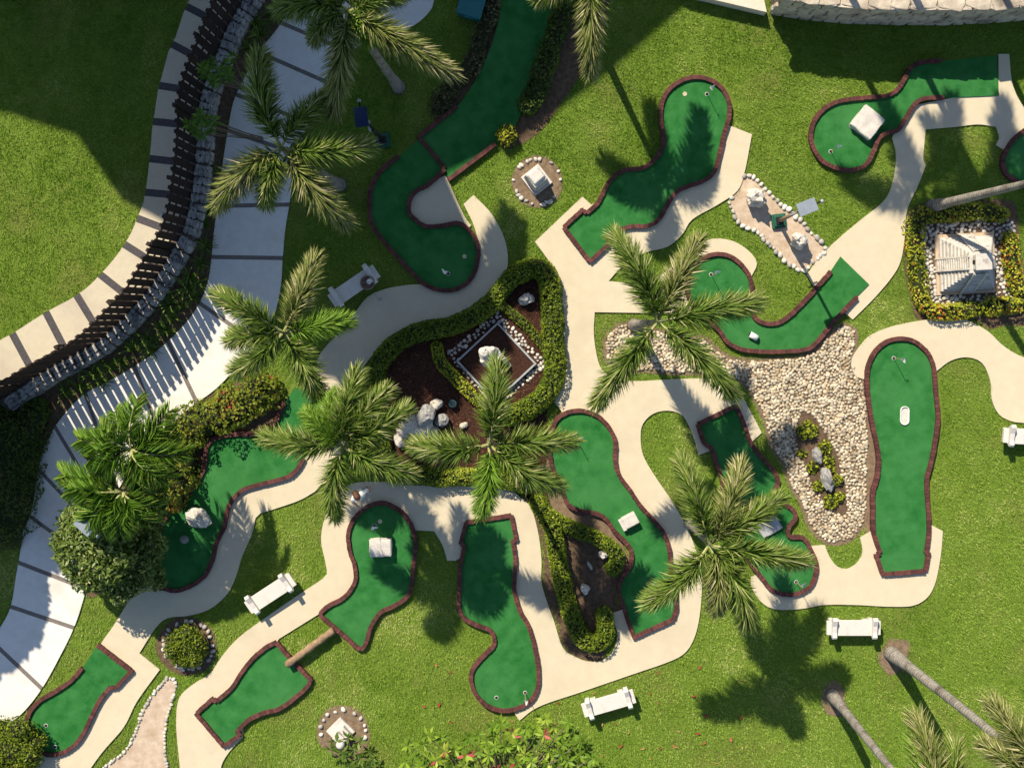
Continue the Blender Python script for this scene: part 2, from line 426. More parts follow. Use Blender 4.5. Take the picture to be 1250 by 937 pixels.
def scatter(poly, n, mind=0.0, r=None):
    """up to n random px points inside poly, at least mind px apart"""
    r = r or nr
    a = np.asarray([p[:2] for p in poly], float)
    lo_, hi_ = a.min(0), a.max(0)
    out = []
    cell = {}
    tries = 0
    while len(out) < n and tries < 60:
        tries += 1
        c = lo_ + r.random((max(200, n * 2), 2)) * (hi_ - lo_)
        c = c[inside(poly, c)]
        for q in c:
            if mind:
                k = (int(q[0] // mind), int(q[1] // mind))
                if any((q[0] - w[0]) ** 2 + (q[1] - w[1]) ** 2 < mind * mind for i in (-1, 0, 1) for j in (-1, 0, 1) for w in cell.get((k[0] + i, k[1] + j), [])): continue
                cell.setdefault(k, []).append(q)
            out.append(q)
            if len(out) >= n: break
    return np.array(out)
# ================================================================== SETTING: lawn, paths, walkway
g = MB(); g.add([(-90, -90, 0), (90, -90, 0), (90, 90, 0), (-90, 90, 0)], [(0, 1, 2, 3)])
o = g.build('lawn', 'lawn'); o['kind'] = 'structure'

S = smooth
# ---- lanes (outline of brick centre line, px, traced at brick-top height); edging = point index ranges that carry bricks
LANES = {
 'a': dict(pts=[(612, -40, 1), (612, 0), (605, 38), (587, 85), (558, 129), (511, 167, 1), (543, 205, 1), (547, 219, 1), (575, 198), (605, 175), (628, 154), (646, 108), (666, 44), (678, 0), (684, -40, 1)],
           edge=[(4, 6), (7, 9)], label='long dark green putting lane running between two hedge strips in shade', open_=True),
 'b': dict(pts=[(543, 206, 1), (523, 225), (508, 233), (500, 244), (499, 258), (507, 268), (520, 276), (541, 275), (558, 272), (571, 279), (580, 291), (584, 309), (580, 330), (571, 344), (556, 353), (538, 354), (520, 348), (505, 335), (484, 312), (464, 289), (453, 271), (451, 250), (453, 230), (461, 213), (474, 200), (487, 190, 1), (512, 169, 1)],
           edge=[(0, 25)], label='hook shaped green putting lane in building shade curling round a concrete spit'),
 'c': dict(pts=[(688, 277, 1), (720, 319, 1), (742, 299, 1), (743, 292, 1), (758, 280), (774, 276), (789, 276), (804, 268), (815, 250), (825, 235), (840, 227), (858, 221), (872, 210), (878, 190), (884, 164), (890, 143), (890, 124), (881, 107), (866, 97), (848, 94), (830, 99), (816, 110), (808, 126), (807, 146), (810, 167), (808, 182), (797, 197), (784, 205), (766, 207), (751, 214), (740, 228), (730, 247), (716, 260, 1), (711, 256, 1)],
           edge=[(0, 34)], label='sunlit green putting lane with bulbous end crossed by a palm trunk shadow'),
 'd': dict(pts=[(1150, 74, 1), (1132, 75), (1117, 79), (1109, 87), (1104, 97), (1095, 110), (1081, 117), (1058, 119), (1032, 122), (1015, 127), (999, 140), (991, 158), (992, 177), (1004, 196), (1025, 206), (1043, 207), (1058, 200), (1067, 184), (1073, 169), (1084, 162), (1097, 158), (1107, 143), (1117, 127), (1130, 120), (1153, 119, 1), (1221, 116, 1), (1218, 67, 1)],
           edge=[(0, 24)], label='green putting lane holding a big square white block beside the stone wall'),
 'e': dict(pts=[(1250, 160), (1235, 174), (1225, 194), (1228, 210), (1240, 220), (1260, 226), (1290, 220), (1300, 190), (1285, 160), (1265, 153)],
           edge=[(0, 10)], label='green putting lane cut by the picture edge near the stepped pyramid bed'),
 'f': dict(pts=[(857, 315), (874, 310), (892, 313), (907, 325), (916, 340), (918, 358), (917, 376), (922, 388), (932, 394), (946, 395), (961, 388), (984, 366), (1015, 331, 1), (1027, 313, 1), (1062, 347, 1), (1047, 362, 1), (1017, 394), (995, 420), (981, 427), (955, 429), (930, 429), (905, 426), (888, 417), (878, 403), (860, 385), (842, 366), (839, 342), (846, 324)],
           edge=[(0, 12), (15, 28)], label='S shaped green putting lane ending in square mat above the river stones'),
 'g': dict(pts=[(1059, 470), (1060, 448), (1068, 430), (1081, 418), (1099, 413), (1117, 417), (1132, 430), (1140, 448), (1142, 470), (1145, 500), (1145, 516), (1141, 545), (1136, 569), (1132, 583), (1132, 603), (1134, 629), (1134, 655), (1131, 674, 1), (1134, 675, 1), (1130, 697, 1), (1078, 701, 1), (1070, 678, 1), (1075, 675, 1), (1067, 650), (1066, 624), (1066, 601), (1071, 583), (1073, 560), (1070, 539), (1065, 516), (1061, 490)],
           edge=[(0, 31)], label='long straight green putting lane with white oval slot beside the river stones'),
 'h': dict(pts=[(852, 518, 1), (899, 495, 1), (909, 519), (915, 537), (925, 552), (938, 567), (946, 577), (950, 588), (946, 598), (946, 608), (953, 614), (966, 620), (972, 631), (963, 644), (964, 655), (981, 657), (991, 673), (997, 691), (992, 712), (979, 723), (961, 726), (943, 720), (930, 705), (915, 685), (900, 655), (890, 630), (884, 603), (881, 583), (876, 568), (868, 547), (860, 541)],
           edge=[(0, 31)], label='narrow wavy green putting lane half hidden under a spreading palm crown'),
 'i': dict(pts=[(687, 506), (707, 501), (728, 507), (743, 521), (751, 539), (751, 562), (756, 580), (769, 598), (781, 616), (797, 634), (810, 650), (817, 670), (819, 691), (823, 715), (826, 742, 1), (822, 756, 1), (774, 778, 1), (766, 756), (762, 743), (756, 725), (757, 710), (766, 697), (771, 685), (770, 671), (761, 659), (751, 649), (740, 634), (728, 627), (707, 623), (694, 616), (687, 601), (680, 583), (673, 565), (671, 542), (676, 518)],
           edge=[(0, 35)], label='wavy green putting lane with small two part white block beside hedge island'),
 'j': dict(pts=[(569, 638, 1), (624, 629, 1), (630, 658, 1), (626, 661, 1), (629, 683), (628, 705), (628, 723), (635, 746), (646, 766), (653, 792), (657, 817), (656, 840), (646, 857), (627, 866), (611, 867), (594, 861), (580, 846), (575, 828), (579, 814), (592, 799), (603, 787), (600, 771), (582, 763), (567, 755), (560, 741), (561, 717), (562, 690), (567, 666, 1), (562, 664, 1)],
           edge=[(0, 29)], label='hourglass shaped green putting lane in middle of lawn dappled by palm shadow'),
 'k': dict(pts=[(464, 614), (448, 619), (433, 632), (425, 650), (427, 673), (433, 691), (433, 710), (420, 729), (400, 740), (391, 750), (400, 759), (420, 776), (439, 792), (447, 783), (452, 766), (464, 748), (482, 739), (497, 728), (503, 712), (504, 695), (507, 665), (503, 644), (492, 627), (477, 617)],
           edge=[(0, 24)], label='boot shaped green putting lane with big white block next to standing person'),
 'l': dict(pts=[(337, 784, 1), (350, 799), (364, 814), (379, 830, 1), (372, 841), (343, 864), (322, 870), (303, 879), (289, 893, 1), (293, 897, 1), (273, 911, 1), (239, 871, 1), (259, 853, 1), (264, 856, 1), (282, 840), (295, 820), (308, 804), (325, 790)],
           edge=[(0, 18)], label='short green putting lane whose brick corner carries the end of a log'),
 'm': dict(pts=[(118, 787, 1), (160, 819, 1), (140, 840, 1), (134, 839, 1), (123, 852), (113, 871), (102, 894), (90, 910), (73, 920), (57, 921), (45, 914), (36, 897), (33, 876), (46, 857), (69, 843), (87, 830), (100, 815, 1)],
           edge=[(0, 16)], label='teardrop shaped green putting lane beside the pale slab walkway and round bush'),
 'n': dict(pts=[(359, 473, 1), (393, 480, 1), (386, 515), (378, 542), (370, 560), (363, 572), (351, 582), (330, 588), (310, 593), (296, 598), (284, 609), (277, 624), (273, 644), (264, 662), (259, 683), (252, 699), (246, 706), (231, 716), (213, 721), (196, 716), (187, 702), (184, 680), (192, 650), (210, 620), (231, 601), (246, 578), (250, 562), (252, 545), (262, 535), (285, 530), (310, 530), (328, 524), (337, 513, 1), (347, 491, 1)],
           edge=[(4, 33)], label='curving green putting lane shaded by the feathery palms and croton shrubs'),
}
for k, d in LANES.items():
    d['out'] = S(d['pts'], True, 4.0)
    fill(offset(d['out'], 5))

# ---- cream concrete path network
A = []      # outlines added
B = []      # grass tongues cut out
A.append(S([(544, 214, 1), (566, 262), (575, 275, 1), (560, 290), (520, 285), (490, 265), (495, 240), (520, 225, 1)], True))
A.append(S([(566, 249, 1), (578, 238, 1), (600, 261), (615, 289), (620, 315), (615, 340), (597, 366), (571, 384), (546, 389), (523, 390), (500, 397), (474, 412), (453, 435), (440, 455), (432, 480), (430, 510), (424, 535), (408, 565), (390, 594), (379, 603), (364, 611), (338, 620), (318, 626, 1), (312, 632, 1), (307, 652), (295, 680), (288, 703), (277, 725), (256, 743), (231, 751), (205, 754), (190, 766), (170, 797, 1), (195, 817, 1), (167, 856), (151, 887), (123, 920), (95, 960, 1), (30, 960, 1), (50, 925), (90, 860), (118, 800), (124, 784), (138, 764), (154, 738), (167, 717), (180, 690, 1), (240, 690, 1), (262, 640), (290, 580), (350, 575), (375, 540), (386, 490), (385, 460), (389, 435), (412, 407), (430, 386), (448, 363), (469, 353), (489, 349), (512, 347), (560, 350), (585, 315), (580, 280)], True))
A.append(S([(428, 591), (470, 588), (502, 592), (576, 592), (617, 594), (635, 607), (648, 619), (657, 650), (661, 683), (661, 710), (668, 735), (676, 757), (687, 790), (700, 800), (717, 807), (735, 806), (748, 795), (754, 776), (750, 760), (748, 748, 1), (762, 743, 1), (790, 740, 1), (790, 640, 1), (757, 600), (735, 560), (700, 520), (676, 490, 1), (684, 475), (689, 461), (688, 409), (684, 356), (680, 335), (669, 317), (653, 295, 1), (711, 240, 1), (722, 250, 1), (760, 230, 1), (840, 210, 1), (880, 150, 1), (895, 155, 1), (918, 164, 1), (909, 210), (900, 233), (876, 250), (845, 268), (833, 286), (815, 301), (786, 309), (758, 327), (743, 343, 1), (772, 345), (800, 340), (828, 318), (845, 300), (860, 294), (875, 291), (897, 295), (917, 309), (924, 322), (918, 336, 1), (880, 360, 1), (850, 380), (820, 383), (794, 382), (726, 381, 1), (725, 409), (730, 440), (738, 454), (756, 463), (779, 465), (838, 462), (876, 464), (902, 479), (915, 500), (930, 528, 1), (918, 539, 1), (890, 520, 1), (867, 550, 1), (853, 555, 1), (845, 529), (833, 507), (815, 501), (797, 505), (785, 517), (782, 532), (785, 555), (799, 580), (820, 611), (838, 642), (848, 667), (855, 690), (857, 717), (853, 758), (845, 784), (833, 799), (812, 809), (774, 822), (710, 844), (658, 862), (634, 879, 1), (628, 870, 1), (640, 780, 1), (600, 660, 1), (556, 684, 1), (546, 684, 1), (540, 665), (530, 648, 1), (508, 647, 1), (470, 660), (440, 700), (425, 728), (391, 748, 1), (341, 779, 1), (300, 830, 1), (296, 900, 1), (280, 917), (270, 935), (268, 960, 1), (222, 960, 1), (218, 920), (215, 881), (219, 851), (237, 834), (256, 822), (272, 799), (290, 779), (315, 760), (355, 732), (394, 706), (399, 700), (397, 685), (392, 660), (395, 637), (405, 615)], True))
A.append(S([(1219, 66, 1), (1232, 66, 1), (1236, 102), (1250, 131), (1290, 180, 1), (1240, 215, 1), (1227, 184, 1), (1216, 177, 1), (1220, 169), (1216, 155, 1), (1194, 152), (1166, 155), (1130, 158, 1), (1127, 195), (1130, 202), (1120, 228), (1107, 258), (1104, 294), (1099, 320), (1089, 338), (1068, 363), (1041, 390, 1), (1034, 384, 1), (1000, 360, 1), (985, 335, 1), (1007, 307), (1038, 279), (1074, 250), (1085, 236), (1091, 218), (1094, 190), (1089, 168, 1), (1110, 130, 1), (1219, 108, 1)], True))
A.append(S([(1055, 463, 1), (1044, 458), (1039, 445), (1042, 434), (1050, 422), (1060, 411), (1073, 404), (1094, 397), (1125, 391), (1150, 388), (1168, 388), (1186, 393), (1207, 405), (1225, 422), (1250, 436), (1290, 445, 1), (1290, 520, 1), (1250, 516), (1235, 514), (1220, 506), (1211, 488), (1209, 465), (1199, 443), (1181, 436), (1161, 440), (1143, 453, 1), (1100, 470, 1)], True))
A.append(S([(1100, 640, 1), (1138, 641, 1), (1151, 648, 1), (1149, 673), (1145, 698), (1140, 716), (1131, 730), (1114, 739), (1084, 740), (1045, 738), (1007, 738), (976, 743), (945, 743), (928, 733), (917, 715), (917, 704, 1), (950, 690, 1), (992, 666, 1), (1007, 665, 1), (1012, 678), (1022, 691), (1035, 694), (1048, 685), (1053, 672), (1050, 656, 1), (1067, 646, 1)], True))
path = sheet('path', A, B, 'path', 0.055, 0.0)
for a in A: fill(a)

# ---- pale slab walkway on the left
WL = S([(352, -40), (350, 0), (343, 28), (316, 64), (296, 100), (284, 128), (275, 179), (268, 225), (264, 258), (260, 294), (256, 332), (249, 358), (231, 389), (195, 425), (154, 453), (123, 470), (104, 480), (85, 498), (67, 521), (52, 550), (44, 570), (32, 619), (26, 665), (20, 700), (13, 740), (0, 766), (-30, 815)], False, 6)
WR = S([(545, -60), (530, 0), (525, 13), (510, 28), (489, 38), (450, 50), (428, 64), (398, 100), (376, 150), (360, 200), (354, 243), (348, 281), (345, 315), (343, 345), (336, 379), (315, 420), (278, 460), (259, 478), (218, 509), (170, 560), (132, 620), (112, 685), (102, 730), (90, 766), (74, 799), (51, 840), (26, 871), (0, 890), (-40, 925)], False, 6)
fill(WL + WR[::-1])
walk = sheet('walkway', [WL + WR[::-1]], [], 'walk_joint', 0.035, 0.0)
def nearest(c, p): return min(range(len(c)), key=lambda i: (c[i][0] - p[0]) ** 2 + (c[i][1] - p[1]) ** 2)
J = [((352, -38), (545, -58)), ((343, 28), (428, 64)), ((316, 66), (398, 100)), ((290, 114), (376, 150)), ((278, 160), (362, 190)), ((264, 254), (353, 252)), ((260, 313), (345, 316)), ((244, 370), (315, 418)), ((202, 417), (247, 488)), ((160, 450), (200, 526)), ((106, 479), (150, 590)), ((67, 521), (132, 620)), ((42, 571), (118, 660)), ((32, 626), (112, 690)), ((24, 683), (104, 722)), ((14, 738), (88, 768)), ((0, 790), (52, 838)), ((-28, 813), (-38, 923))]
J[8:15] = [((202, 417), (241, 491)), ((162, 449), (194, 532)), ((106, 479), (146, 598)), ((68, 520), (130, 625)), ((43, 571), (120, 652)), ((32, 627), (112, 683)), ((24, 684), (105, 716))]
for (l0, r0), (l1, r1) in zip(J[:-1], J[1:]):
    a, b, c, d = nearest(WL, l0), nearest(WL, l1), nearest(WR, r0), nearest(WR, r1)
    Lp, Rp = WL[a:b + 1], WR[c:d + 1]
    if len(Lp) < 2 or len(Rp) < 2: continue
    def trim(seg):
        s0, s1 = Vector(seg[0]), Vector(seg[-1])
        d0 = (Vector(seg[1]) - s0).normalized() * 2.6; d1 = (Vector(seg[-2]) - s1).normalized() * 2.6
        return [tuple(s0 + d0)] + seg[1:-1] + [tuple(s1 + d1)]
    poly = trim(Lp) + trim(Rp)[::-1]
    n = len(poly)
    link('concrete_slab', csg_mesh('concrete_slab', [poly], [], 0.055, 0.02), 'walk_slab', walk)

# ---- cream tiles with dark strips beside the fence
TL = S([(245, -40), (232, 0), (225, 13), (213, 49), (207, 59), (197, 95), (193, 110), (188, 143), (186, 154), (183, 190), (177, 238), (169, 263), (154, 295), (128, 329), (97, 358), (56, 381), (15, 407), (0, 415), (-40, 440)], False, 4)
TR = S([(300, -40), (283, 0), (270, 30), (255, 65), (247, 105), (242, 150), (238, 200), (232, 240), (224, 275), (208, 303), (188, 332), (163, 362), (133, 393), (100, 420), (60, 445), (20, 465), (0, 478), (-40, 500)], False, 4)
fill(TL + TR[::-1])
tiles = sheet('sidewalk', [TL + TR[::-1]], [], 'slate_strip', 0.035, 0.0)
D = [((240, -28), (290, -20)), ((227, 9), (262, 27)), ((209, 55), (250, 74)), ((195, 103), (240, 112)), ((187, 149), (236, 154)), ((183, 193), (232, 198)), ((177, 234), (228, 240)), ((168, 266), (214, 284)), ((151, 300), (195, 326)), ((124, 334), (165, 372)), ((95, 361), (125, 408)), ((55, 383), (90, 442)), ((14, 410), (45, 462)), ((-30, 435), (-10, 480))]
for (l0, r0), (l1, r1) in zip(D[:-1], D[1:]):
    a, b = nearest(TL, l0), nearest(TL, l1)
    Lp = TL[a:b + 1]
    c, d = nearest(TR, r0), nearest(TR, r1)
    Rp = TR[c:d + 1]
    w = 4.6
    def cut(seg):
        s0, s1 = Vector(seg[0]), Vector(seg[-1])
        return [tuple(s0 + (s1 - s0).normalized() * w)] + [p for p in seg[1:-1] if (Vector(p) - s0).length > w * 1.6 and (Vector(p) - s1).length > w * 1.6] + [tuple(s1 - (s1 - s0).normalized() * w)]
    link('paving_slab', csg_mesh('paving_slab', [cut(Lp) + cut(Rp)[::-1]], [], 0.055, 0.02), 'tile', tiles)

# ---- beds of soil, sand, mulch, stones
def bed(name, out, m, z=0.014, grow=0.0, parent=None):
    fill(offset(out, -2.0))
    return sheet(name, [out], [], m, z, 0.0, parent)
def ellipse(cx, cy, rx, ry=None, n=28, wob=0.06, seed=1):
    r = random.Random(seed); ry = ry or rx
    ph = [r.random() * 6.28 for _ in range(3)]
    return [(cx + rx * math.cos(a) * (1 + wob * math.sin(2 * a + ph[0]) + wob * .6 * math.sin(3 * a + ph[1])),
             cy + ry * math.sin(a) * (1 + wob * math.sin(2 * a + ph[0]) + wob * .6 * math.sin(5 * a + ph[2]))) for a in [2 * math.pi * i / n for i in range(n)]]
ISLE = S([(648, 316), (668, 324), (680, 343), (684, 375), (687, 430), (687, 462), (676, 486), (668, 505), (672, 560), (676, 600), (655, 612), (630, 600), (600, 592), (502, 590), (470, 585), (455, 560), (447, 520), (446, 480), (450, 450), (470, 420), (500, 402), (530, 395), (565, 391), (592, 376), (612, 352), (630, 328)], True)
ISLE2 = S([(640, 604), (655, 600), (680, 612), (705, 628), (735, 640), (752, 655), (766, 675), (764, 690), (754, 705), (752, 730), (760, 745), (750, 770), (738, 800), (720, 808), (690, 792), (678, 757), (664, 720), (663, 683), (658, 650), (648, 622)], True)
bed('mulch_bed', ISLE, 'mulch', 0.014)
bed('mulch_bed', ISLE2, 'soil', 0.014)
SAND1 = S([(908, 214), (918, 214), (926, 221), (936, 231), (953, 247), (961, 254), (975, 266), (987, 279), (999, 291), (1008, 304), (1002, 314), (991, 323), (983, 332), (968, 327), (953, 315), (940, 300), (923, 284), (902, 273), (893, 259), (889, 246), (898, 236)], True)
bed('sand_bed', SAND1, 'sand', 0.016)
SAND2 = S([(204, 826), (213, 827), (216, 835), (211, 856), (205, 876), (202, 902), (204, 930), (206, 970), (110, 970), (123, 939), (151, 916), (164, 894), (174, 866), (189, 843)], True)
bed('sand_bed', SAND2, 'sand', 0.016)
RIVER = S([(741, 418), (749, 403), (766, 397), (790, 401), (820, 411), (858, 414), (880, 433), (905, 441), (950, 440), (990, 434), (1014, 411), (1028, 399), (1041, 403), (1043, 415), (1039, 432), (1042, 450), (1052, 470), (1056, 493), (1058, 537), (1057, 568), (1056, 603), (1056, 627), (1045, 648), (1030, 659), (1009, 659), (993, 645), (985, 627), (979, 611), (968, 593), (961, 573), (953, 558), (941, 537), (935, 514), (929, 497), (918, 478), (904, 463), (885, 455), (850, 453), (820, 453), (789, 450), (766, 452), (748, 445), (740, 432)], True)
bed('river_bed_soil', offset(RIVER, 5.5), 'dry_soil', 0.010)
RIM = S([(1050, 455), (1062, 462), (1066, 520), (1072, 560), (1066, 600), (1066, 640), (1056, 650), (1050, 600), (1054, 520)], True)
bed('soil_strip', RIM, 'dry_soil', 0.014)
bed('soil_strip', S([(668, 560), (680, 575), (692, 610), (712, 625), (735, 633), (748, 648), (760, 665), (770, 690), (758, 700), (752, 670), (735, 655), (705, 645), (680, 630), (668, 600)], True), 'dry_soil', 0.018)
PYR = S([(1107, 262), (1130, 247), (1180, 244), (1225, 243), (1240, 250), (1245, 290), (1252, 330), (1280, 350), (1280, 395), (1225, 398), (1206, 402), (1190, 391), (1150, 388), (1122, 391), (1112, 370), (1104, 330), (1104, 295)], True)
bed('soil_bed', PYR, 'soil', 0.012)
BEDS = [((656, 222), 32), ((228, 788), 37), ((419, 893), 33)]
for i, (c, r) in enumerate(BEDS): bed('soil_bed', ellipse(c[0], c[1], r, n=36, wob=0.025, seed=i), 'soil' if i == 1 else 'dry_soil', 0.014)
bed('soil_bed', ellipse(1092, 800, 21, 20, seed=5, wob=.16), 'dry_soil', 0.012)
bed('soil_bed', ellipse(1018, 853, 18, 19, seed=6, wob=.16), 'dry_soil', 0.012)
# planting strips beside the fence wall and the long lane
STRIP_L = S([(300, -40), (345, -20), (343, 28), (316, 64), (284, 128), (275, 179), (264, 258), (260, 294), (256, 332), (249, 358), (231, 389), (195, 425), (154, 453), (110, 475), (85, 498), (67, 521), (44, 570), (34, 610), (26, 665), (-40, 655), (-40, 520), (20, 490), (80, 462), (150, 412), (205, 352), (235, 290), (247, 230), (250, 160), (262, 100), (290, 40)], True)
bed('soil_bed', STRIP_L, 'soil', 0.012)
bed('soil_bed', S([(612, -40), (605, 38), (587, 85), (560, 127), (545, 140), (528, 138), (532, 115), (560, 95), (580, 60), (594, 10), (598, -40)], True), 'soil', 0.012)
bed('soil_bed', S([(684, -40), (674, 25), (652, 100), (632, 150), (612, 178), (625, 182), (660, 160), (690, 120), (712, 85), (740, 20), (745, -40)], True), 'soil', 0.012)
bed('soil_bed', S([(330, 478), (350, 490), (338, 515), (310, 532), (262, 540), (252, 560), (246, 580), (232, 602), (206, 624), (188, 660), (180, 690), (150, 700), (110, 730), (100, 690), (130, 620), (170, 560), (218, 512), (262, 478), (300, 465)], True), 'soil', 0.012)

# ---- grass blades: one mass nobody could count
N0 = 1350000
c = np.stack([RX0 + nr.random(N0) * (RW - 1), RY0 + nr.random(N0) * (RH - 1)], 1)
ok = ~nograss[(c[:, 1] - RY0).astype(int), (c[:, 0] - RX0).astype(int)]
c = c[ok]
base = PA(c, 0.0)
n = len(base)
def vnoise(xy, s, seed):
    """cheap smooth value noise on a grid"""
    r = np.random.default_rng(seed); G = r.random((256, 256))
    q = xy * s + 100.0; i = np.floor(q).astype(int); f = q - i; f = f * f * (3 - 2 * f)
    g = lambda a, b: G[(i[:, 0] + a) % 256, (i[:, 1] + b) % 256]
    return (g(0, 0) * (1 - f[:, 0]) + g(1, 0) * f[:, 0]) * (1 - f[:, 1]) + (g(0, 1) * (1 - f[:, 0]) + g(1, 1) * f[:, 0]) * f[:, 1]
clump = vnoise(base[:, :2], 7.0, 3)
patch = vnoise(base[:, :2], 0.35, 4) * 0.45 + vnoise(base[:, :2], 1.3, 5) * 0.35 + vnoise(base[:, :2], 3.1, 6) * 0.2
keep = nr.random(n) < 0.35 + 0.75 * clump
base, clump, patch = base[keep], clump[keep], patch[keep]; n = len(base)
az = nr.random(n) * 2 * np.pi
ln = (0.045 + 0.055 * nr.random(n)) * (0.7 + 0.6 * clump)
lean = 0.35 + 0.75 * nr.random(n)
d = np.stack([np.cos(az) * np.sin(lean), np.sin(az) * np.sin(lean), np.cos(lean)], 1)
sd = np.stack([-np.sin(az), np.cos(az), np.zeros(n)], 1) * (0.006 + 0.006 * nr.random(n))[:, None]
V = np.concatenate([base - sd, base + sd, base + d * ln[:, None]], 0)
F = np.stack([np.arange(n), np.arange(n) + n, np.arange(n) + 2 * n], 1)
dry = np.clip((vnoise(base[:, :2], 0.8, 8) - .62) * 2.2, 0, .5) * vnoise(base[:, :2], 4.0, 9)
rv = np.clip(0.03 + 0.80 * patch + dry - 0.011 * base[:, 1] + 0.18 * (clump - .5) + 0.20 * nr.standard_normal(n) * 0.8, 0, 1)
go = link('grass', from_arrays('grass', V, F, rv), 'grass'); go['kind'] = 'stuff'
tag(go, 'short clipped green lawn grass growing between the paths and putting lanes', 'grass')

# ================================================================== PUTTING LANES
ZB, ZC = 0.165, 0.085
def lane(d):
    out = d['out']
    cx = sum(p[0] for p in out) / len(out); cy = sum(p[1] for p in out) / len(out)
    org = P(cx, cy, 0)
    t = empty('putting_lane', org)
    tag(t, d['label'], 'putting lane', 'putting lanes of the course')
    def loc(me):
        me.transform(Matrix.Translation(-org)); return me
    lift = ZC
    link('carpet', loc(csg_mesh('carpet', [out], [], ZC, 0.0, pz=ZB)), 'carpet', t)
    # brick chains
    mb = MB(); mo = MB()
    npt = len(d['pts'])
    # map control point index -> sample index
    seg = []
    for a, b in d['edge']:
        closed = (b - a) >= npt
        if closed: ctrl = d['pts']; line = smooth(ctrl, True, 3.0); line.append(line[0])
        else: line = smooth([d['pts'][i % npt] for i in range(a, b + 1)], False, 3.0)
        w = [P(x, y, ZB) for x, y in line]
        acc = [0.0]
        for i in range(1, len(w)): acc.append(acc[-1] + (w[i] - w[i - 1]).length)
        total = acc[-1]; nb = max(2, round(total / 0.108)); stp = total / nb
        k = 0
        mids = []
        for j in range(nb):
            s = (j + 0.5) * stp
            while k < len(acc) - 2 and acc[k + 1] < s: k += 1
            f = (s - acc[k]) / max(1e-6, acc[k + 1] - acc[k])
            p = w[k].lerp(w[k + 1], f)
            s2 = min(total, s + 0.03); s1 = max(0, s - 0.03)
            def at(s):
                for i in range(max(0, k - 3), len(acc) - 1):
                    if acc[i + 1] >= s: return w[i].lerp(w[i + 1], (s - acc[i]) / max(1e-6, acc[i + 1] - acc[i]))
                return w[-1]
            tg = at(s2) - at(s1)
            ang = math.atan2(tg.y, tg.x)
            h = ZB + rnd.uniform(-.004, .004)
            mb.box((p.x - org.x + rnd.uniform(-.004, .004), p.y - org.y + rnd.uniform(-.004, .004), h / 2 + 0.01),
                   (stp - 0.011, 0.118 + rnd.uniform(-.005, .005), h - 0.02), ang + rnd.uniform(-.05, .05), 0, rv=rnd.random())
            mids.append((p, ang))
        for (p, ang), (q, _) in zip(mids[:-1], mids[1:]):
            m_ = (p + q) / 2
            mo.box((m_.x - org.x, m_.y - org.y, 0.075), (0.05, 0.108, 0.150), ang, 0)
    e = mb.build('brick_edging', 'brick', t); e['kind'] = 'stuff'
    mo.build('mortar', 'mortar', e)
    return t
LANE_OBJ = {k: lane(d) for k, d in LANES.items()}
# ================================================================== PLANTS
def quads(base, d, side, ln, wd, bend=0.0, up=None):
    """rhombus-like leaves: base points, directions, side vectors -> V, F (two quads each = bent leaf)"""
    n = len(base)
    ln = np.asarray(ln)[:, None] if not np.isscalar(ln) else ln
    wd = np.asarray(wd)[:, None] if not np.isscalar(wd) else wd
    mid = base + d * ln * 0.5
    tip = base + d * ln
    if up is not None: tip = tip + up * bend * ln
    V = np.concatenate([base, mid - side * wd / 2, tip, mid + side * wd / 2], 0)
    i = np.arange(n)
    F = np.stack([i, i + n, i + 2 * n, i + 3 * n], 1)
    return V, F
def unit(a): return a / np.maximum(1e-9, np.linalg.norm(a, axis=1))[:, None]
def leaf_cloud(pos, nrm, size, wratio=0.5, spread=0.9, r=None):
    """leaves at pos, roughly facing out along nrm"""
    r = r or nr
    n = len(pos)
    a = unit(r.standard_normal((n, 3)))
    d = unit(np.cross(nrm, a) + nrm * 0.35 + spread * 0.45 * r.standard_normal((n, 3)))
    nn = unit(nrm + spread * 0.55 * r.standard_normal((n, 3)))
    s = unit(np.cross(d, nn))
    ln = size * (0.65 + 0.7 * r.random(n))
    V, F = quads(pos - d * (ln * 0.5)[:, None], d, s, ln, ln * wratio, 0.12, -nn)
    return V, F
def join(parts):
    V, F, R, M = [], [], [], []
    b = 0
    for v, f, rv, m in parts:
        V.append(v); F.append(f + b); R.append(rv); M.append(np.full(len(f), m)); b += len(v)
    return np.concatenate(V), np.concatenate(F), np.concatenate(R), np.concatenate(M)
def grid_core(rows):
    """closed-ish core from rows of equal length rings (list of lists of points)"""
    n = len(rows[0]); V = np.array([p for rw in rows for p in rw]); F = []
    for i in range(len(rows) - 1):
        for k in range(n - 1): F.append((i * n + k, i * n + k + 1, (i + 1) * n + k + 1, (i + 1) * n + k))
    return V, np.array(F)
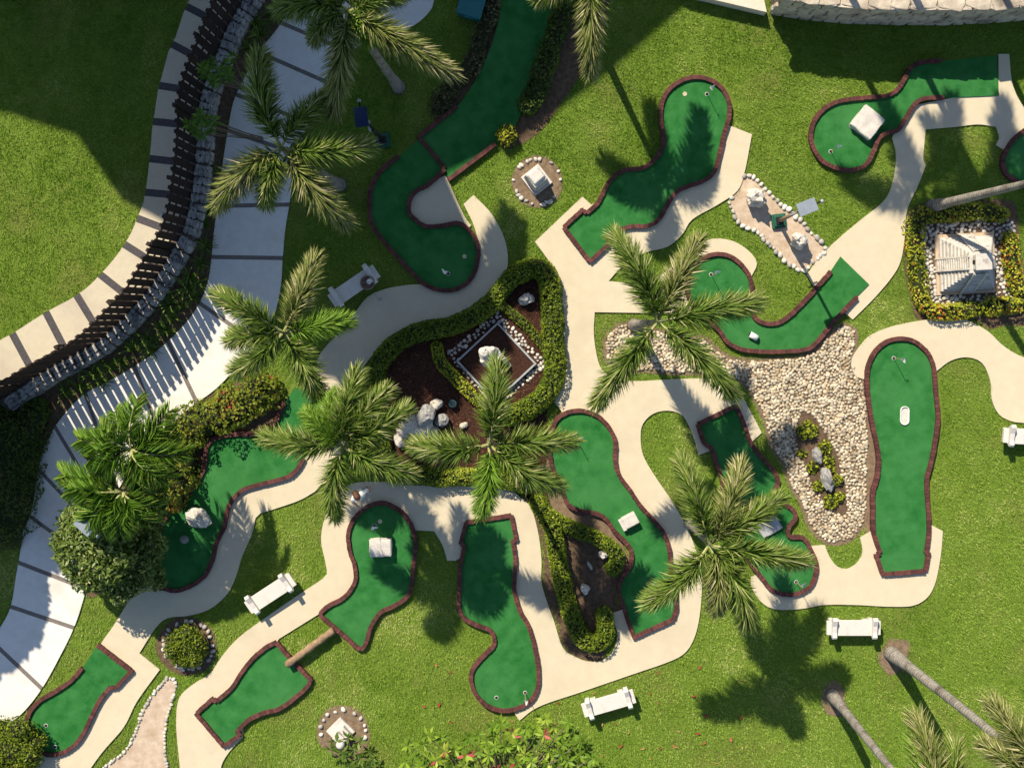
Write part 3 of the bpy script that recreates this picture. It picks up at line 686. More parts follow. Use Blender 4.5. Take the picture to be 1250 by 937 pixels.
def hedge(name, line, w, h, m, label, cat='hedge', leaf=0.085, dens=330, group=None, closed=False, core='dark_core', wob=0.12, z0=0.0):
    """a clipped or loose hedge along a px line: solid dark core added to block light, plus leaves over its uneven surface"""
    ln = smooth(line, closed, 5.0)
    if closed: ln = ln + [ln[0]]
    c = PA(ln, h * 0.6); c[:, 2] = 0
    fill([(0, 0), (0, 0), (0, 0)])
    seg = np.linalg.norm(np.diff(c[:, :2], axis=0), axis=1); acc = np.concatenate([[0], np.cumsum(seg)]); L = acc[-1]
    area = L * (w + 1.7 * h) + (w * h * 1.5)
    n = int(area * dens * 1.7)
    org = c[len(c) // 2].copy()
    cap = w * 0.5
    s = nr.random(n) * (L + (0 if closed else 2 * cap)) - (0 if closed else cap)
    sc = np.clip(s, 0, L)
    ctr = np.stack([np.interp(sc, acc, c[:, 0]), np.interp(sc, acc, c[:, 1])], 1)
    e = 0.12
    t = np.stack([np.interp(np.clip(sc + e, 0, L), acc, c[:, 0]) - np.interp(np.clip(sc - e, 0, L), acc, c[:, 0]),
                  np.interp(np.clip(sc + e, 0, L), acc, c[:, 1]) - np.interp(np.clip(sc - e, 0, L), acc, c[:, 1])], 1)
    t /= np.maximum(1e-6, np.linalg.norm(t, axis=1))[:, None]
    nx = np.stack([-t[:, 1], t[:, 0]], 1)
    over = s - sc                                    # past the ends: rounded caps
    shrink = np.sqrt(np.clip(1 - (over / cap) ** 2, 0.02, 1))
    per = nr.random(n) * (w + 1.5 * h)               # walk up one side, over the top and down the other
    bx = np.clip((per - .75 * h) / w * 2 - 1, -1, 1)
    bz = np.where(np.abs(bx) < 1, 1.0, np.where(per < h, per / (.75 * h), (w + 1.5 * h - per) / (.75 * h)))
    kk = 1 / (np.abs(bx) ** 3.2 + np.abs(bz) ** 3.2) ** (1 / 3.2)
    cx, cz = bx * kk, np.clip(bz * kk, 0, 1)
    th = np.arctan2(cz, cx)
    lump = 1 + wob * 2 * (vnoise(np.stack([s * 2.2 + 7 * len(ln), th * 1.2], 1), 1.0, 11) - 0.5) + wob * (vnoise(np.stack([s * 6, th * 3], 1), 1.0, 12) - 0.5)
    depth = 1 - 0.18 * nr.random(n) ** 2
    pos = np.zeros((n, 3))
    pos[:, :2] = ctr + t * over[:, None] + nx * (cx * w / 2 * shrink * lump * depth)[:, None]
    pos[:, 2] = z0 + cz * h * lump * depth * (0.5 + 0.5 * shrink)
    nrm = np.zeros((n, 3)); nrm[:, :2] = nx * cx[:, None] + t * (over / cap)[:, None]; nrm[:, 2] = cz * 1.1 + 0.35
    nrm = unit(nrm)
    V1, F1 = leaf_cloud(pos, nrm, leaf)
    rv1 = np.clip(0.5 + 0.22 * nr.standard_normal(n) + 0.5 * (vnoise(pos[:, :2], 1.6, 21) - 0.5), 0, 1)
    # core
    rows = []
    K = 9
    ss = np.linspace(0, L, max(3, int(L / 0.15)))
    ext = [] if closed else [-cap * 0.75]
    for q in ([(-cap * .72, .55)] if not closed else []) + [(x, 1.0) for x in ss] + ([(L + cap * .72, .55)] if not closed else []):
        x, k = q; xc = min(max(x, 0), L)
        p = np.array([np.interp(xc, acc, c[:, 0]), np.interp(xc, acc, c[:, 1])])
        p2 = np.array([np.interp(min(L, xc + e), acc, c[:, 0]) - np.interp(max(0, xc - e), acc, c[:, 0]), np.interp(min(L, xc + e), acc, c[:, 1]) - np.interp(max(0, xc - e), acc, c[:, 1])])
        p2 /= max(1e-6, np.linalg.norm(p2)); nn = np.array([-p2[1], p2[0]]); p = p + p2 * (x - xc)
        rw = []
        for j in range(K):
            a = math.pi * j / (K - 1)
            ax = math.copysign(abs(math.cos(a)) ** .6, math.cos(a)) * w / 2 * 0.74 * k; az = abs(math.sin(a)) ** .6 * h * 0.72 * k
            rw.append((p[0] + nn[0] * ax, p[1] + nn[1] * ax, z0 + az))
        rows.append(rw)
    V2, F2 = grid_core(rows)
    V, F, R, M = join([(V1, F1, rv1, 0), (V2, F2, np.zeros(len(F2)), 1)])
    V = V - org
    o = link(name, from_arrays(name, V, F, R, M), [m, core], None, org)
    return tag(o, label, cat, group)
def bush(name, px, py, rx, h, m, label, cat='bush', leaf=0.08, dens=420, ry=None, group=None, blobs=9, seed=1, wr=0.5, core=True, z0=0.0, pz=None, parent=None):
    """rounded shrub: many leaves over several overlapping lobes"""
    r = np.random.default_rng(seed)
    ry = ry or rx
    org = P(px, py, (h * 0.5 if pz is None else pz)); org.z = 0
    parts = []
    lob = [(0, 0, h * 0.45, rx * 0.8, ry * 0.8, h * 0.55)]
    for i in range(blobs):
        a = 2 * math.pi * (i + r.random() * .6) / blobs; q = 0.45 + 0.2 * r.random()
        lob.append((rx * q * math.cos(a), ry * q * math.sin(a), h * (0.32 + 0.35 * r.random()), rx * (.38 + .12 * r.random()), ry * (.38 + .12 * r.random()), h * (.34 + .1 * r.random())))
    for (x, y, z, a, b, c_) in lob:
        n = int(4 * math.pi * ((a * b + a * c_ + b * c_) / 3) * dens * 0.6)
        d = unit(r.standard_normal((n, 3))); d[:, 2] = np.where(d[:, 2] < -0.35, -d[:, 2], d[:, 2])
        rad = 1 - 0.25 * r.random(n) ** 2
        pos = np.array([x, y, z + z0]) + d * np.array([a, b, c_]) * rad[:, None]
        pos[:, 2] = np.maximum(pos[:, 2], 0.03)
        V, F = leaf_cloud(pos, d, leaf, wr, 1.0, r)
        rv = np.clip(0.48 + 0.24 * r.standard_normal(n), 0, 1)
        parts.append((V, F, rv, 0))
        if core:
            u = MB(); u.lathe([(0.05, -1), (.7, -.7), (1, 0), (.7, .7), (.05, 1)], n=10)
            vv = np.array(u.v) * np.array([a, b, c_]) * 0.74 + np.array([x, y, z + z0]); vv[:, 2] = np.maximum(vv[:, 2], 0.01)
            ff = np.array([f for f in u.f if len(f) == 4])
            parts.append((vv, ff, np.zeros(len(ff)), 1))
    V, F, R, M = join(parts)
    o = link(name, from_arrays(name, V, F, R, M), [m, 'dark_core'], parent, org if parent is None else None)
    if parent is None: tag(o, label, cat, group)
    return o

# ---------------------------------------------------------------- foxtail palms
def frond_mesh(seed, nl=1000, L=2.0, leaf=0.60, rise=0.85, drop=1.25, kind='fox'):
    r = np.random.default_rng(seed)
    t = np.sort(0.09 + 0.91 * r.random(nl) ** 0.85)
    cur = r.uniform(-.18, .18)
    def curve(t):
        return np.stack([L * t, cur * L * t * t, rise * t - drop * t * t], 1)
    p = curve(t); tg = unit(curve(t + 0.01) - curve(t - 0.01))
    upv = unit(np.cross(np.cross(tg, np.array([[0, 0, 1.0]])), tg)); sd = np.cross(tg, upv)
    if kind == 'fox': ph = r.random(nl) * 2 * np.pi                         # all round the stem, like a bottle brush
    else: ph = np.where(r.random(nl) < .5, 0.35, np.pi - 0.35) + r.standard_normal(nl) * .25
    out = sd * np.cos(ph)[:, None] + upv * np.sin(ph)[:, None]
    fw = (0.42 if kind == 'fox' else 0.9) + 0.55 * t + 0.15 * r.standard_normal(nl)
    d = unit(out + tg * fw[:, None] + r.standard_normal((nl, 3)) * 0.08)
    ln = leaf * np.clip(0.50 + 2.6 * (t - 0.08), 0, 1) * (1 - 0.35 * t ** 4) * (0.85 + .3 * r.random(nl))
    s = unit(np.cross(d, out + 0.5 * r.standard_normal((nl, 3))))
    wd = (0.029 if kind == 'fox' else 0.040) * (0.8 + .4 * r.random(nl)) * (1.0 if kind == 'fox' else 1.0)
    g = np.array([0, 0, -1.0]); 
    m1 = p + d * (ln * .45)[:, None]
    d2 = unit(d + g * (0.45 if kind == 'fox' else 0.45)); tip = m1 + d2 * (ln * .55)[:, None]
    n = nl
    V = np.concatenate([p - s * wd[:, None] * .25, p + s * wd[:, None] * .25, m1 + s * wd[:, None] * .5, m1 - s * wd[:, None] * .5, tip], 0)
    i = np.arange(n)
    F = np.concatenate([np.stack([i, i + n, i + 2 * n, i + 3 * n], 1), np.stack([i + 3 * n, i + 2 * n, i + 4 * n, i + 4 * n], 1)], 0)
    base = np.clip(0.29 + 0.20 * r.standard_normal(n) + 0.22 * t, 0, 1)
    rvv = np.concatenate([base, np.clip(base + 0.17 + .14 * r.random(n), 0, 1)])
    mb = MB()
    tt = np.linspace(0, 1, 12); cp = curve(tt)
    mb.tube([tuple(q) for q in cp], [0.035 * (1 - .85 * a) + 0.004 for a in tt], 6, 1)
    me = bpy.data.meshes.new('frond')
    fl = [tuple(f) if f[2] != f[3] else tuple(f[:3]) for f in F.tolist()]
    b = len(V)
    me.from_pydata(V.tolist() + mb.v, [], fl + [tuple(k + b for k in f) for f in mb.f])
    mi = [0] * len(fl) + [1] * len(mb.f)
    me.polygons.foreach_set('material_index', mi)
    a = me.attributes.new('rv', 'FLOAT', 'FACE'); a.data.foreach_set('value', list(rvv) + [0.5] * len(mb.f))
    me.update()
    return me
FR = {}
def frond_set(key, m, n=4, **kw):
    FR[key] = []
    for i in range(n):
        me = frond_mesh(100 + i + len(key) * 7, **kw)
        me.materials.append(MATS[m]); me.materials.append(MATS['rachis'])
        FR[key].append(me)
frond_set('mid', 'foxtail')
frond_set('young', 'foxtail_young', 2)
frond_set('old', 'foxtail_old', 2, rise=0.75, drop=1.35)
frond_set('areca', 'areca', 3, nl=300, leaf=0.72, rise=1.0, drop=1.3, kind='areca')
TRUNKS = {}
def palm(label, base, crown, h, tips, kinds=None, r0=0.108, group='foxtail palms', fset='mid', seed=0, lean_z=0.35, spear=True):
    r = random.Random(seed + 5)
    b = P(*base, 0); c = P(crown[0], crown[1], h)
    t = empty('palm_tree', b)
    tag(t, label, 'palm tree', group)
    d = c - b
    pts, rad = [], []
    hs = h - 0.75
    for i in range(13):
        f = i / 12
        k = f + 0.25 * math.sin(math.pi * f) * 0.4
        pts.append(Vector((d.x * k * (hs / h), d.y * k * (hs / h), hs * f - 0.03)))
        rad.append(r0 * (1.85 - 4.6 * f if f < 0.12 else (1.29 - 0.0 - 0.62 * f)) * (1 + 0.03 * math.sin(i * 2.1)))
    # rings: alternate tiny radius steps
    P2, R2 = [], []
    for i in range(len(pts) - 1):
        for j in range(6):
            f = j / 6; P2.append(pts[i].lerp(pts[i + 1], f)); R2.append((rad[i] * (1 - f) + rad[i + 1] * f) * (1.0 if j % 2 else 0.955))
    P2.append(pts[-1]); R2.append(rad[-1])
    mb = MB(); mb.tube(P2, R2, 12)
    mb.build('trunk', 'trunk', t, True)
    rb = MB()
    for i in range(26):
        a = 2 * math.pi * i / 26 + r.uniform(-.1, .1); q = r0 * 1.45
        rb.tube([(q * .8 * math.cos(a), q * .8 * math.sin(a), r.uniform(.05, .12)), (q * 1.12 * math.cos(a), q * 1.12 * math.sin(a), .05), (q * 1.4 * math.cos(a), q * 1.4 * math.sin(a), -.02)], [.022, .018, .008], 5)
    rb.build('root_collar', 'trunk_root', t)
    cs = MB()
    top = Vector((d.x, d.y, h))
    cs.tube([pts[-1] - Vector((0, 0, .03)), pts[-1].lerp(top, .3), pts[-1].lerp(top, .75), top + Vector((0, 0, .02))], [rad[-1] * 1.06, rad[-1] * 1.15, rad[-1] * .8, rad[-1] * .45], 12)
    cs.build('crownshaft', 'crownshaft', t, True)
    kinds = kinds or {}
    for i, tip in enumerate(tips):
        k = kinds.get(i, fset)
        tz = h - 0.35
        w = P(tip[0], tip[1], tz) - b
        v = Vector((w.x - top.x, w.y - top.y, 0))
        L = max(0.5, v.length)
        me = FR[k][(i + seed) % len(FR[k])]
        o = bpy.data.objects.new('frond', me); COL.objects.link(o); o.parent = t
        o.location = top + Vector((0, 0, -0.06 * (i % 3)))
        o.rotation_euler = (r.uniform(-.25, .25), r.uniform(-.08, .10), math.atan2(v.y, v.x))
        s = L / 2.0
        o.scale = (s * 0.95, r.uniform(.90, 1.06), r.uniform(.95, 1.25) + 0.4 * (s - 1))
    if spear:
        sp = MB(); q = r.uniform(0, 6.28)
        sp.tube([top, top + Vector((.03 * math.cos(q), .03 * math.sin(q), .5)), top + Vector((.12 * math.cos(q), .12 * math.sin(q), 1.05))], [.035, .03, .004], 6)
        s = sp.build('spear_leaf', 'crownshaft', t, True)
    return t
palm('leaning foxtail palm over the walkway plaza with foot near the shaded lamp', (487, 107), (424, 14), 6.0,
     [(405, 142), (545, 95), (458, 52), (372, 40), (370, -45), (470, -50), (335, 15), (505, -6)], {2: 'young', 0: 'old', 1: 'old'}, seed=1)
palm('foxtail palm whose crown hangs over the narrow upper part of the slab walkway', (415, 226), (343, 180), 5.6,
     [(398, 112), (297, 66), (452, 195), (252, 246), (322, 254), (418, 282)], {3: 'old', 5: 'old'}, seed=2)
palm('foxtail palm between the slab walkway and the bench carrying a basket', (386, 404), (346, 406), 5.0,
     [(394, 312), (264, 348), (430, 388), (288, 460), (402, 482), (275, 405)], {0: 'old', 2: 'young'}, seed=3)
palm('foxtail palm with dense crown above the start of the curving lane and boulder pile', (447, 522), (418, 545), 5.0,
     [(442, 452), (318, 530), (498, 498), (398, 478), (502, 592), (398, 638), (470, 470), (372, 500)], {3: 'young', 7: 'young', 4: 'mid'}, seed=4)
palm('foxtail palm growing from the mulch island beside the seated statue', (603, 521), (597, 543), 5.2,
     [(614, 438), (497, 550), (702, 528), (596, 628), (684, 606)], {3: 'young'}, seed=5)
palm('foxtail palm with five wide fronds rooted in the river stone bed lobe', (774, 397), (803, 393), 4.6,
     [(753, 282), (857, 286), (930, 374), (897, 484), (726, 492), (789, 335)], {1: 'old', 5: 'young'}, seed=6)
palm('foxtail palm casting its whole crown shadow on open lawn below the narrow wavy lane', (842, 638), (867, 665), 5.0,
     [(823, 560), (918, 570), (962, 606), (988, 682), (930, 762), (786, 738), (880, 752), (905, 700)], {1: 'old', 6: 'old', 7: 'mid'}, seed=7)
palm('tall palm with thick grey leaning trunk rising from bare soil beside the horizontal bench', (1088, 797), (1288, 956), 9.2,
     [(1205, 905), (1215, 860), (1290, 840), (1370, 900), (1380, 1000), (1300, 1060), (1220, 1030)], {0: 'old', 1: 'old'}, r0=0.125, seed=8)
palm('tall palm with slender grey trunk rising from the soil patch under the palm shadow', (1016, 848), (1138, 1000), 8.4,
     [(1130, 872), (1170, 905), (1060, 960), (1040, 1040), (1120, 1100), (1220, 1060), (1250, 985), (1110, 900)], {0: 'old', 1: 'mid', 7: 'young'}, r0=0.11, seed=9)
palm('palm leaning away over the flower bed of the stepped pyramid', (1137, 252), (1330, 205), 7.6,
     [(1290, 290), (1400, 250), (1420, 160), (1330, 90), (1280, 120), (1390, 210)], None, r0=0.11, seed=10)
palm('foxtail palm by the long lane hedge with one frond hanging into view', (712, 10), (722, -38), 5.0,
     [(716, 90), (640, -60), (800, -20), (790, -110), (690, -140), (650, -10)], {0: 'old'}, seed=11)
for i, (bx, by, hh) in enumerate([(975, -72, 7.2), (1052, -66, 7.2), (1150, -80, 7.2)]):
    b0 = P(bx, by, 0); cr = b0 + Vector((0.2, 0.2, 0))
    d = (cr.x, cr.y)
    # crown straight above the foot: find the pixel of that point
    k = CAM_H / (CAM_H - hh)
    cx, cy = 625 + (bx - 625) * k, 385 + (by - 385) * k
    palm(['palm on the stone terrace nearest the cream step', 'middle palm on the stone terrace above the wall', 'palm on the terrace above the far end of the stone wall'][i],
         (bx, by), (cx, cy), hh, [(cx + 118 * math.cos(a), cy + 118 * math.sin(a)) for a in [0.3 + i + j * 6.283 / 5 for j in range(5)]], None, seed=20 + i)
# feathery palms by the left lane
palm('feathery bright green palm with drooping fronds above the croton shrubs', (205, 560), (160, 548), 3.9,
     [(172, 484), (92, 528), (210, 502), (228, 560), (118, 572), (140, 500), (200, 590), (100, 555), (190, 520), (125, 515), (165, 600), (215, 530)], None, r0=0.09, group='feathery palms by the walkway', fset='areca', seed=12, spear=False)
palm('feathery bright green palm merging with the round leafed tree', (196, 600), (150, 600), 3.4,
     [(70, 570), (98, 612), (118, 650), (178, 644), (204, 602), (186, 556), (80, 590), (150, 655), (110, 565), (195, 625), (130, 630), (95, 640)], None, r0=0.08, group='feathery palms by the walkway', fset='areca', seed=13, spear=False)

# ---------------------------------------------------------------- hedges and shrubs
hedge('hedge', [(633, 333), (655, 326), (670, 342), (674, 375), (676, 420), (677, 455), (668, 480), (648, 497), (622, 508)], 0.62, 0.55, 'hedge', 'clipped green hedge along the path curving round the right of the mulch island', group='clipped hedges')
hedge('hedge', [(622, 340), (602, 368), (575, 388), (540, 400), (505, 408), (478, 424), (461, 448), (456, 480), (459, 515), (466, 550)], 0.55, 0.5, 'hedge', 'clipped hedge in shade between the grey path and the mulch with the statue', group='clipped hedges')
hedge('hedge', [(480, 577), (520, 582), (560, 583), (600, 583), (640, 592)], 0.55, 0.5, 'hedge', 'clipped straight hedge along the wide path under the mulch island palm', group='clipped hedges')
hedge('hedge', [(533, 424), (540, 445), (560, 466), (585, 490), (602, 505)], 0.36, 0.34, 'lime_plant', 'low bright green hedge edging the statue square on its mulch side', group='clipped hedges', leaf=0.06)
hedge('hedge', [(612, 372), (632, 388), (652, 408), (668, 428)], 0.28, 0.25, 'hedge', 'thin low hedge between the statue square and the triangular mulch corner', group='clipped hedges', leaf=0.06)
hedge('hedge', [(545, 406), (570, 395), (595, 378)], 0.30, 0.3, 'hedge', 'short low hedge above the statue square', group='clipped hedges', leaf=0.06)
hedge('hedge', [(657, 614), (674, 645), (682, 685), (690, 725), (700, 760), (718, 785), (738, 778), (738, 752)], 0.52, 0.55, 'hedge', 'hook shaped clipped hedge with bright top beside the hourglass lane path', group='clipped hedges')
hedge('hedge', [(672, 630), (698, 645), (724, 655), (745, 668), (755, 682), (748, 694)], 0.42, 0.5, 'hedge', 'clipped hedge between the wavy lane bricks and the small rock bed', group='clipped hedges')
hedge('hedge', [(1116, 300), (1118, 275), (1128, 264), (1150, 262), (1190, 258), (1222, 260)], 0.50, 0.42, 'croton', 'yellow and red croton hedge along the top of the pyramid bed', group='croton hedges', leaf=0.09, dens=240, core='dark_core', wob=.3)
hedge('hedge', [(1120, 308), (1122, 340), (1126, 365), (1140, 380), (1165, 381), (1190, 377)], 0.48, 0.42, 'croton', 'yellow and red croton hedge on the path corner of the pyramid bed', group='croton hedges', leaf=0.09, dens=240, wob=.3)
hedge('hedge', [(1234, 292), (1236, 320), (1242, 345), (1248, 368), (1228, 372), (1208, 374)], 0.50, 0.42, 'croton', 'yellow and red croton hedge on the frame side of the pyramid bed', group='croton hedges', leaf=0.09, dens=240, wob=.3)
hedge('shrub_row', [(318, 478), (292, 492), (268, 503), (240, 516), (222, 530)], 1.15, 0.75, 'croton_dark', 'loose reddish green croton shrubs between the slab walkway and curving lane', 'shrub', leaf=0.11, dens=210, wob=.35, group='croton shrubs')
hedge('shrub_row', [(212, 545), (216, 570), (205, 600)], 1.2, 0.85, 'croton_dark', 'dark croton shrubs under the feathery palms', 'shrub', leaf=0.11, dens=210, wob=.35, group='croton shrubs')
hedge('hedge', [(-10, 520), (12, 560), (10, 610), (0, 640)], 1.5, 0.8, 'hedge_dark', 'wide dark green hedge between the stone wall and lower walkway', leaf=0.09, dens=230, wob=.25)
hedge('hedge', [(40, 505), (30, 545), (22, 590)], 0.9, 0.7, 'hedge_dark', 'dark green hedge touching the slab walkway edge', leaf=0.09, dens=240, wob=.25)
hedge('vine_strip', [(600, -10), (596, 25), (582, 62), (568, 88), (548, 112), (536, 132)], 0.55, 0.30, 'dry_vine', 'straggly half dry vine strip along the left side of the long lane', 'vine', leaf=0.09, dens=200, wob=.4)
hedge('hedge', [(697, -20), (686, 20), (672, 60), (658, 98), (646, 128)], 0.62, 0.5, 'hedge_dark', 'dark glossy hedge along the right side of the long lane', leaf=0.09, dens=230, wob=.25)
bush('shrub', 619, 165, 0.34, 0.45, 'croton', 'small yellow leaved shrub at the tip of the dark hedge strip', 'shrub', leaf=0.13, dens=140, wr=.3, seed=3)
bush('bush', 229, 789, 0.66, 0.62, 'hedge', 'round clipped bush ringed with white stones on dark soil', 'bush', leaf=0.075, dens=420, seed=4, blobs=10)
bush('bush', 18, 912, 0.95, 0.9, 'hedge', 'rounded bright green bush touching the teardrop lane bricks', 'bush', leaf=0.08, dens=330, seed=5, blobs=12)
for i, (x, y, r_) in enumerate([(986, 524, .33), (1006, 545, .24), (979, 553, .16), (1012, 562, .20), (992, 570, .20), (1022, 586, .2), (999, 593, .2), (1014, 612, .27), (1024, 606, .2), (1013, 573, .16)]):
    bush('ground_plant', x, y, r_, r_ * 0.9, 'lime_plant', 'lime green tuft plant on the small rock islet among river stones', 'plant', leaf=0.085, dens=260, seed=30 + i, blobs=5, group='lime plants on the stone islet')

def tree(label, px, py, base, h, rx, ry, m, leaf, nblob, name='broadleaf_tree', dens=130, seed=1, wr=.45, cat='tree'):
    r = np.random.default_rng(seed); rr = random.Random(seed)
    c = P(px, py, h * .6); b = P(*base, 0)
    t = empty(name, b); tag(t, label, cat)
    off = Vector((c.x - b.x, c.y - b.y, 0))
    mb = MB()
    fork = off * 0.4 + Vector((0, 0, h * .35))
    mb.tube([(0, 0, -.05), off * .15 + Vector((0, 0, h * .15)), fork], [.11, .09, .075], 8)
    parts = []
    for i in range(nblob):
        a = i * 2.4; q = math.sqrt((i + .5) / nblob)
        q = min(1.2, q * rr.uniform(.8, 1.2)); x, y = off.x + rx * .80 * q * math.cos(a), off.y + ry * .80 * q * math.sin(a)
        z = h * (0.85 - 0.38 * q * q) + rr.uniform(-.35, .35)
        mb.tube([fork, fork.lerp(Vector((x, y, z)), .55) + Vector((0, 0, .1)), (x, y, z - .1)], [.05, .03, .012], 5)
        s = rr.uniform(.34, .5)
        n = int(4 * math.pi * s * s * dens)
        d = unit(r.standard_normal((n, 3)))
        pos = np.array([x, y, z]) + d * s * (r.random(n)[:, None] ** .45) * np.array([1, 1, .8])
        V, F = leaf_cloud(pos, unit(d + np.array([0, 0, .6])), leaf, wr, 1.1, r)
        parts.append((V, F, np.clip(.5 + .25 * r.standard_normal(n), 0, 1), 0))
    mb.build('trunk', 'bark', t)
    V, F, R, M = join(parts)
    link('crown', from_arrays('crown', V, F, R), m, t)
    return t
def shade_tree(label, sx, sy, h, rad, seed):
    # unseen tree added outside the frame to shade the ground round (sx, sy)
    g0 = P(sx, sy, 0) - SH * (h * .8 / math.tan(SUN_EL))
    kz = CAM_H / (CAM_H - h * .6)
    t = empty('broadleaf_tree', g0); tag(t, label, 'tree', 'unseen trees added for shade')
    r = np.random.default_rng(seed); rr = random.Random(seed); mb = MB(); parts = []
    fork = Vector((0, 0, h * .45)); mb.tube([(0, 0, -.05), (.03, .02, h * .2), fork], [.2, .16, .12], 8)
    for i in range(46):
        a = i * 2.4; q = math.sqrt((i + .5) / 46); x, y, z = rad * .85 * q * math.cos(a), rad * .85 * q * math.sin(a), h * (.92 - .22 * q * q) + rr.uniform(-.2, .2)
        mb.tube([fork, fork.lerp(Vector((x, y, z)), .5) + Vector((0, 0, .2)), (x, y, z - .1)], [.07, .04, .015], 5)
        n = 420; d = unit(r.standard_normal((n, 3))); pos = np.array([x, y, z]) + d * .62 * (r.random(n)[:, None] ** .4)
        V, F = leaf_cloud(pos, d, .36, .5, 1.1, r); parts.append((V, F, np.clip(.5 + .25 * r.standard_normal(n), 0, 1), 0))
    mb.build('trunk', 'bark', t); V, F, R, M = join(parts); link('crown', from_arrays('crown', V, F, R), 'broadleaf', t)
shade_tree('added unseen tree beyond the fence end shading the lower walkway', 40, 612, 6.6, 2.0, 11)
shade_tree('added unseen tree beyond the lawn shading the bottom of the walkway', -25, 735, 6.6, 2.1, 12)
tree('dense round leafed tree with pale glossy leaves beside the small solar lamp', 134, 666, (150, 660), 2.5, 1.75, 1.62, 'broadleaf', 0.17, 60, seed=3, dens=190, wr=.38)

def rosette_shrub(label, px_pts, base, h, m, leaf, name='frangipani_shrub', per=9, seed=1, cat='shrub', wr=.33, sr=.016, flowers=True, heights=None):
    """bare branching stems that each end in a whorl of long leaves"""
    r = random.Random(seed); rn_ = np.random.default_rng(seed)
    b = P(*base, 0); t = empty(name, b); tag(t, label, cat)
    mb = MB(); parts = []
    for i, (x, y) in enumerate(px_pts):
        z = h * r.uniform(.55, 1.0)
        e = P(x, y, z) - b
        k = Vector((e.x * .35, e.y * .35, z * .3))
        mb.tube([(r.uniform(-.05, .05), r.uniform(-.05, .05), -.03), k, e], [sr * 1.8, sr * 1.2, sr * .7], 5)
        n = per + r.randint(-2, 2)
        az = np.arange(n) * 2.4 + r.random() * 6
        el = rn_.uniform(.05, .75, n)
        d = np.stack([np.cos(az) * np.cos(el), np.sin(az) * np.cos(el), np.sin(el)], 1)
        sd = unit(np.cross(d, np.array([[0, 0, 1.0]])) + .25 * rn_.standard_normal((n, 3)))
        ln = leaf * rn_.uniform(.7, 1.2, n)
        V, F = quads(np.array([[e.x, e.y, e.z]]) + d * 0.01, d, sd, ln, ln * wr, .25, np.array([[0, 0, -1.0]]))
        parts.append((V, F, np.clip(rn_.normal(.5, .22) + .14 * rn_.standard_normal(n), 0, 1) if flowers else np.clip(.5 + .2 * rn_.standard_normal(n), 0, .9), 0))
    mb.build('stems', 'bark', t)
    V, F, R, M = join(parts)
    link('foliage', from_arrays('foliage', V, F, R), m, t)
    return t
area = [(478, 945), (500, 905), (530, 893), (560, 905), (590, 890), (612, 872), (640, 890), (665, 870), (700, 878), (712, 905), (735, 925), (740, 975), (700, 1000), (500, 1000)]
pts_ = scatter(area, 120, 11)
rosette_shrub('leafy shrub with red tinged leaves growing below the hourglass lane', [tuple(p) for p in pts_], (610, 985), 1.25, 'frangipani', 0.27, seed=2, per=10)
rosette_shrub('small leafy plant leaning over the white sculpture on round soil bed', [(410, 905), (425, 900), (432, 915), (418, 918), (404, 915), (438, 905), (440, 925), (455, 926), (428, 932), (446, 935)], (430, 925), 0.6, 'strap', 0.26, name='leafy_plant', seed=4, per=9, cat='plant', flowers=False)
rosette_shrub('thin stemmed sapling reaching over the dark fence beside the wall', [(258, 78), (268, 88), (252, 92), (262, 100), (275, 80), (247, 84), (270, 97), (280, 92), (285, 70)], (300, 110), 3.0, 'areca', 0.24, name='sapling', seed=5, per=12, cat='sapling', flowers=False, wr=.28, sr=.012)
rosette_shrub('thin stemmed sapling with pale stem crossing the slab walkway edge', [(243, 150), (252, 146), (238, 160), (248, 164), (257, 155), (232, 152), (262, 148), (245, 141)], (322, 170), 3.4, 'areca', 0.24, name='sapling', seed=6, per=12, cat='sapling', flowers=False, wr=.28, sr=.012)

def strap_tuft(px, py, s, label, group, seed):
    r = np.random.default_rng(seed); n = 26
    b = P(px, py, 0)
    az = r.random(n) * 6.283; L = s * r.uniform(.6, 1.1, n)
    d0 = np.stack([np.cos(az) * .5, np.sin(az) * .5, np.full(n, .9)], 1); d0 = unit(d0)
    d1 = unit(np.stack([np.cos(az), np.sin(az), r.uniform(-.4, .3, n)], 1))
    sd = np.stack([-np.sin(az), np.cos(az), np.zeros(n)], 1) * .016
    p0 = np.zeros((n, 3)); p0[:, :2] = r.normal(0, .03, (n, 2)); p1 = p0 + d0 * (L * .5)[:, None]; p2 = p1 + d1 * (L * .6)[:, None]
    V = np.concatenate([p0 - sd, p0 + sd, p1 + sd, p1 - sd, p2 + sd * .25, p2 - sd * .25]); i = np.arange(n)
    F = np.concatenate([np.stack([i, i + n, i + 2 * n, i + 3 * n], 1), np.stack([i + 3 * n, i + 2 * n, i + 4 * n, i + 5 * n], 1)])
    rv = np.tile(np.clip(.5 + .25 * r.standard_normal(n), 0, 1), 2)
    tag(link('strap_leaf_plant', from_arrays('strap_leaf_plant', V, F, rv), 'strap', None, b), label, 'plant', group)
for i, (x, y) in enumerate([(252, 300), (246, 322), (243, 345), (232, 338), (238, 362), (222, 372), (228, 352), (212, 388), (206, 372), (196, 400), (205, 405), (180, 412), (186, 425), (165, 425), (150, 440), (135, 448), (118, 455), (128, 466), (250, 275), (258, 250), (270, 215), (305, 60), (318, 42), (330, 20), (312, 30), (98, 470), (80, 480)]):
    strap_tuft(x, y, rnd.uniform(.38, .6), 'strap leaved tuft in the dark bed between stone wall and slab walkway', 'strap leaved tufts below the fence', 50 + i)
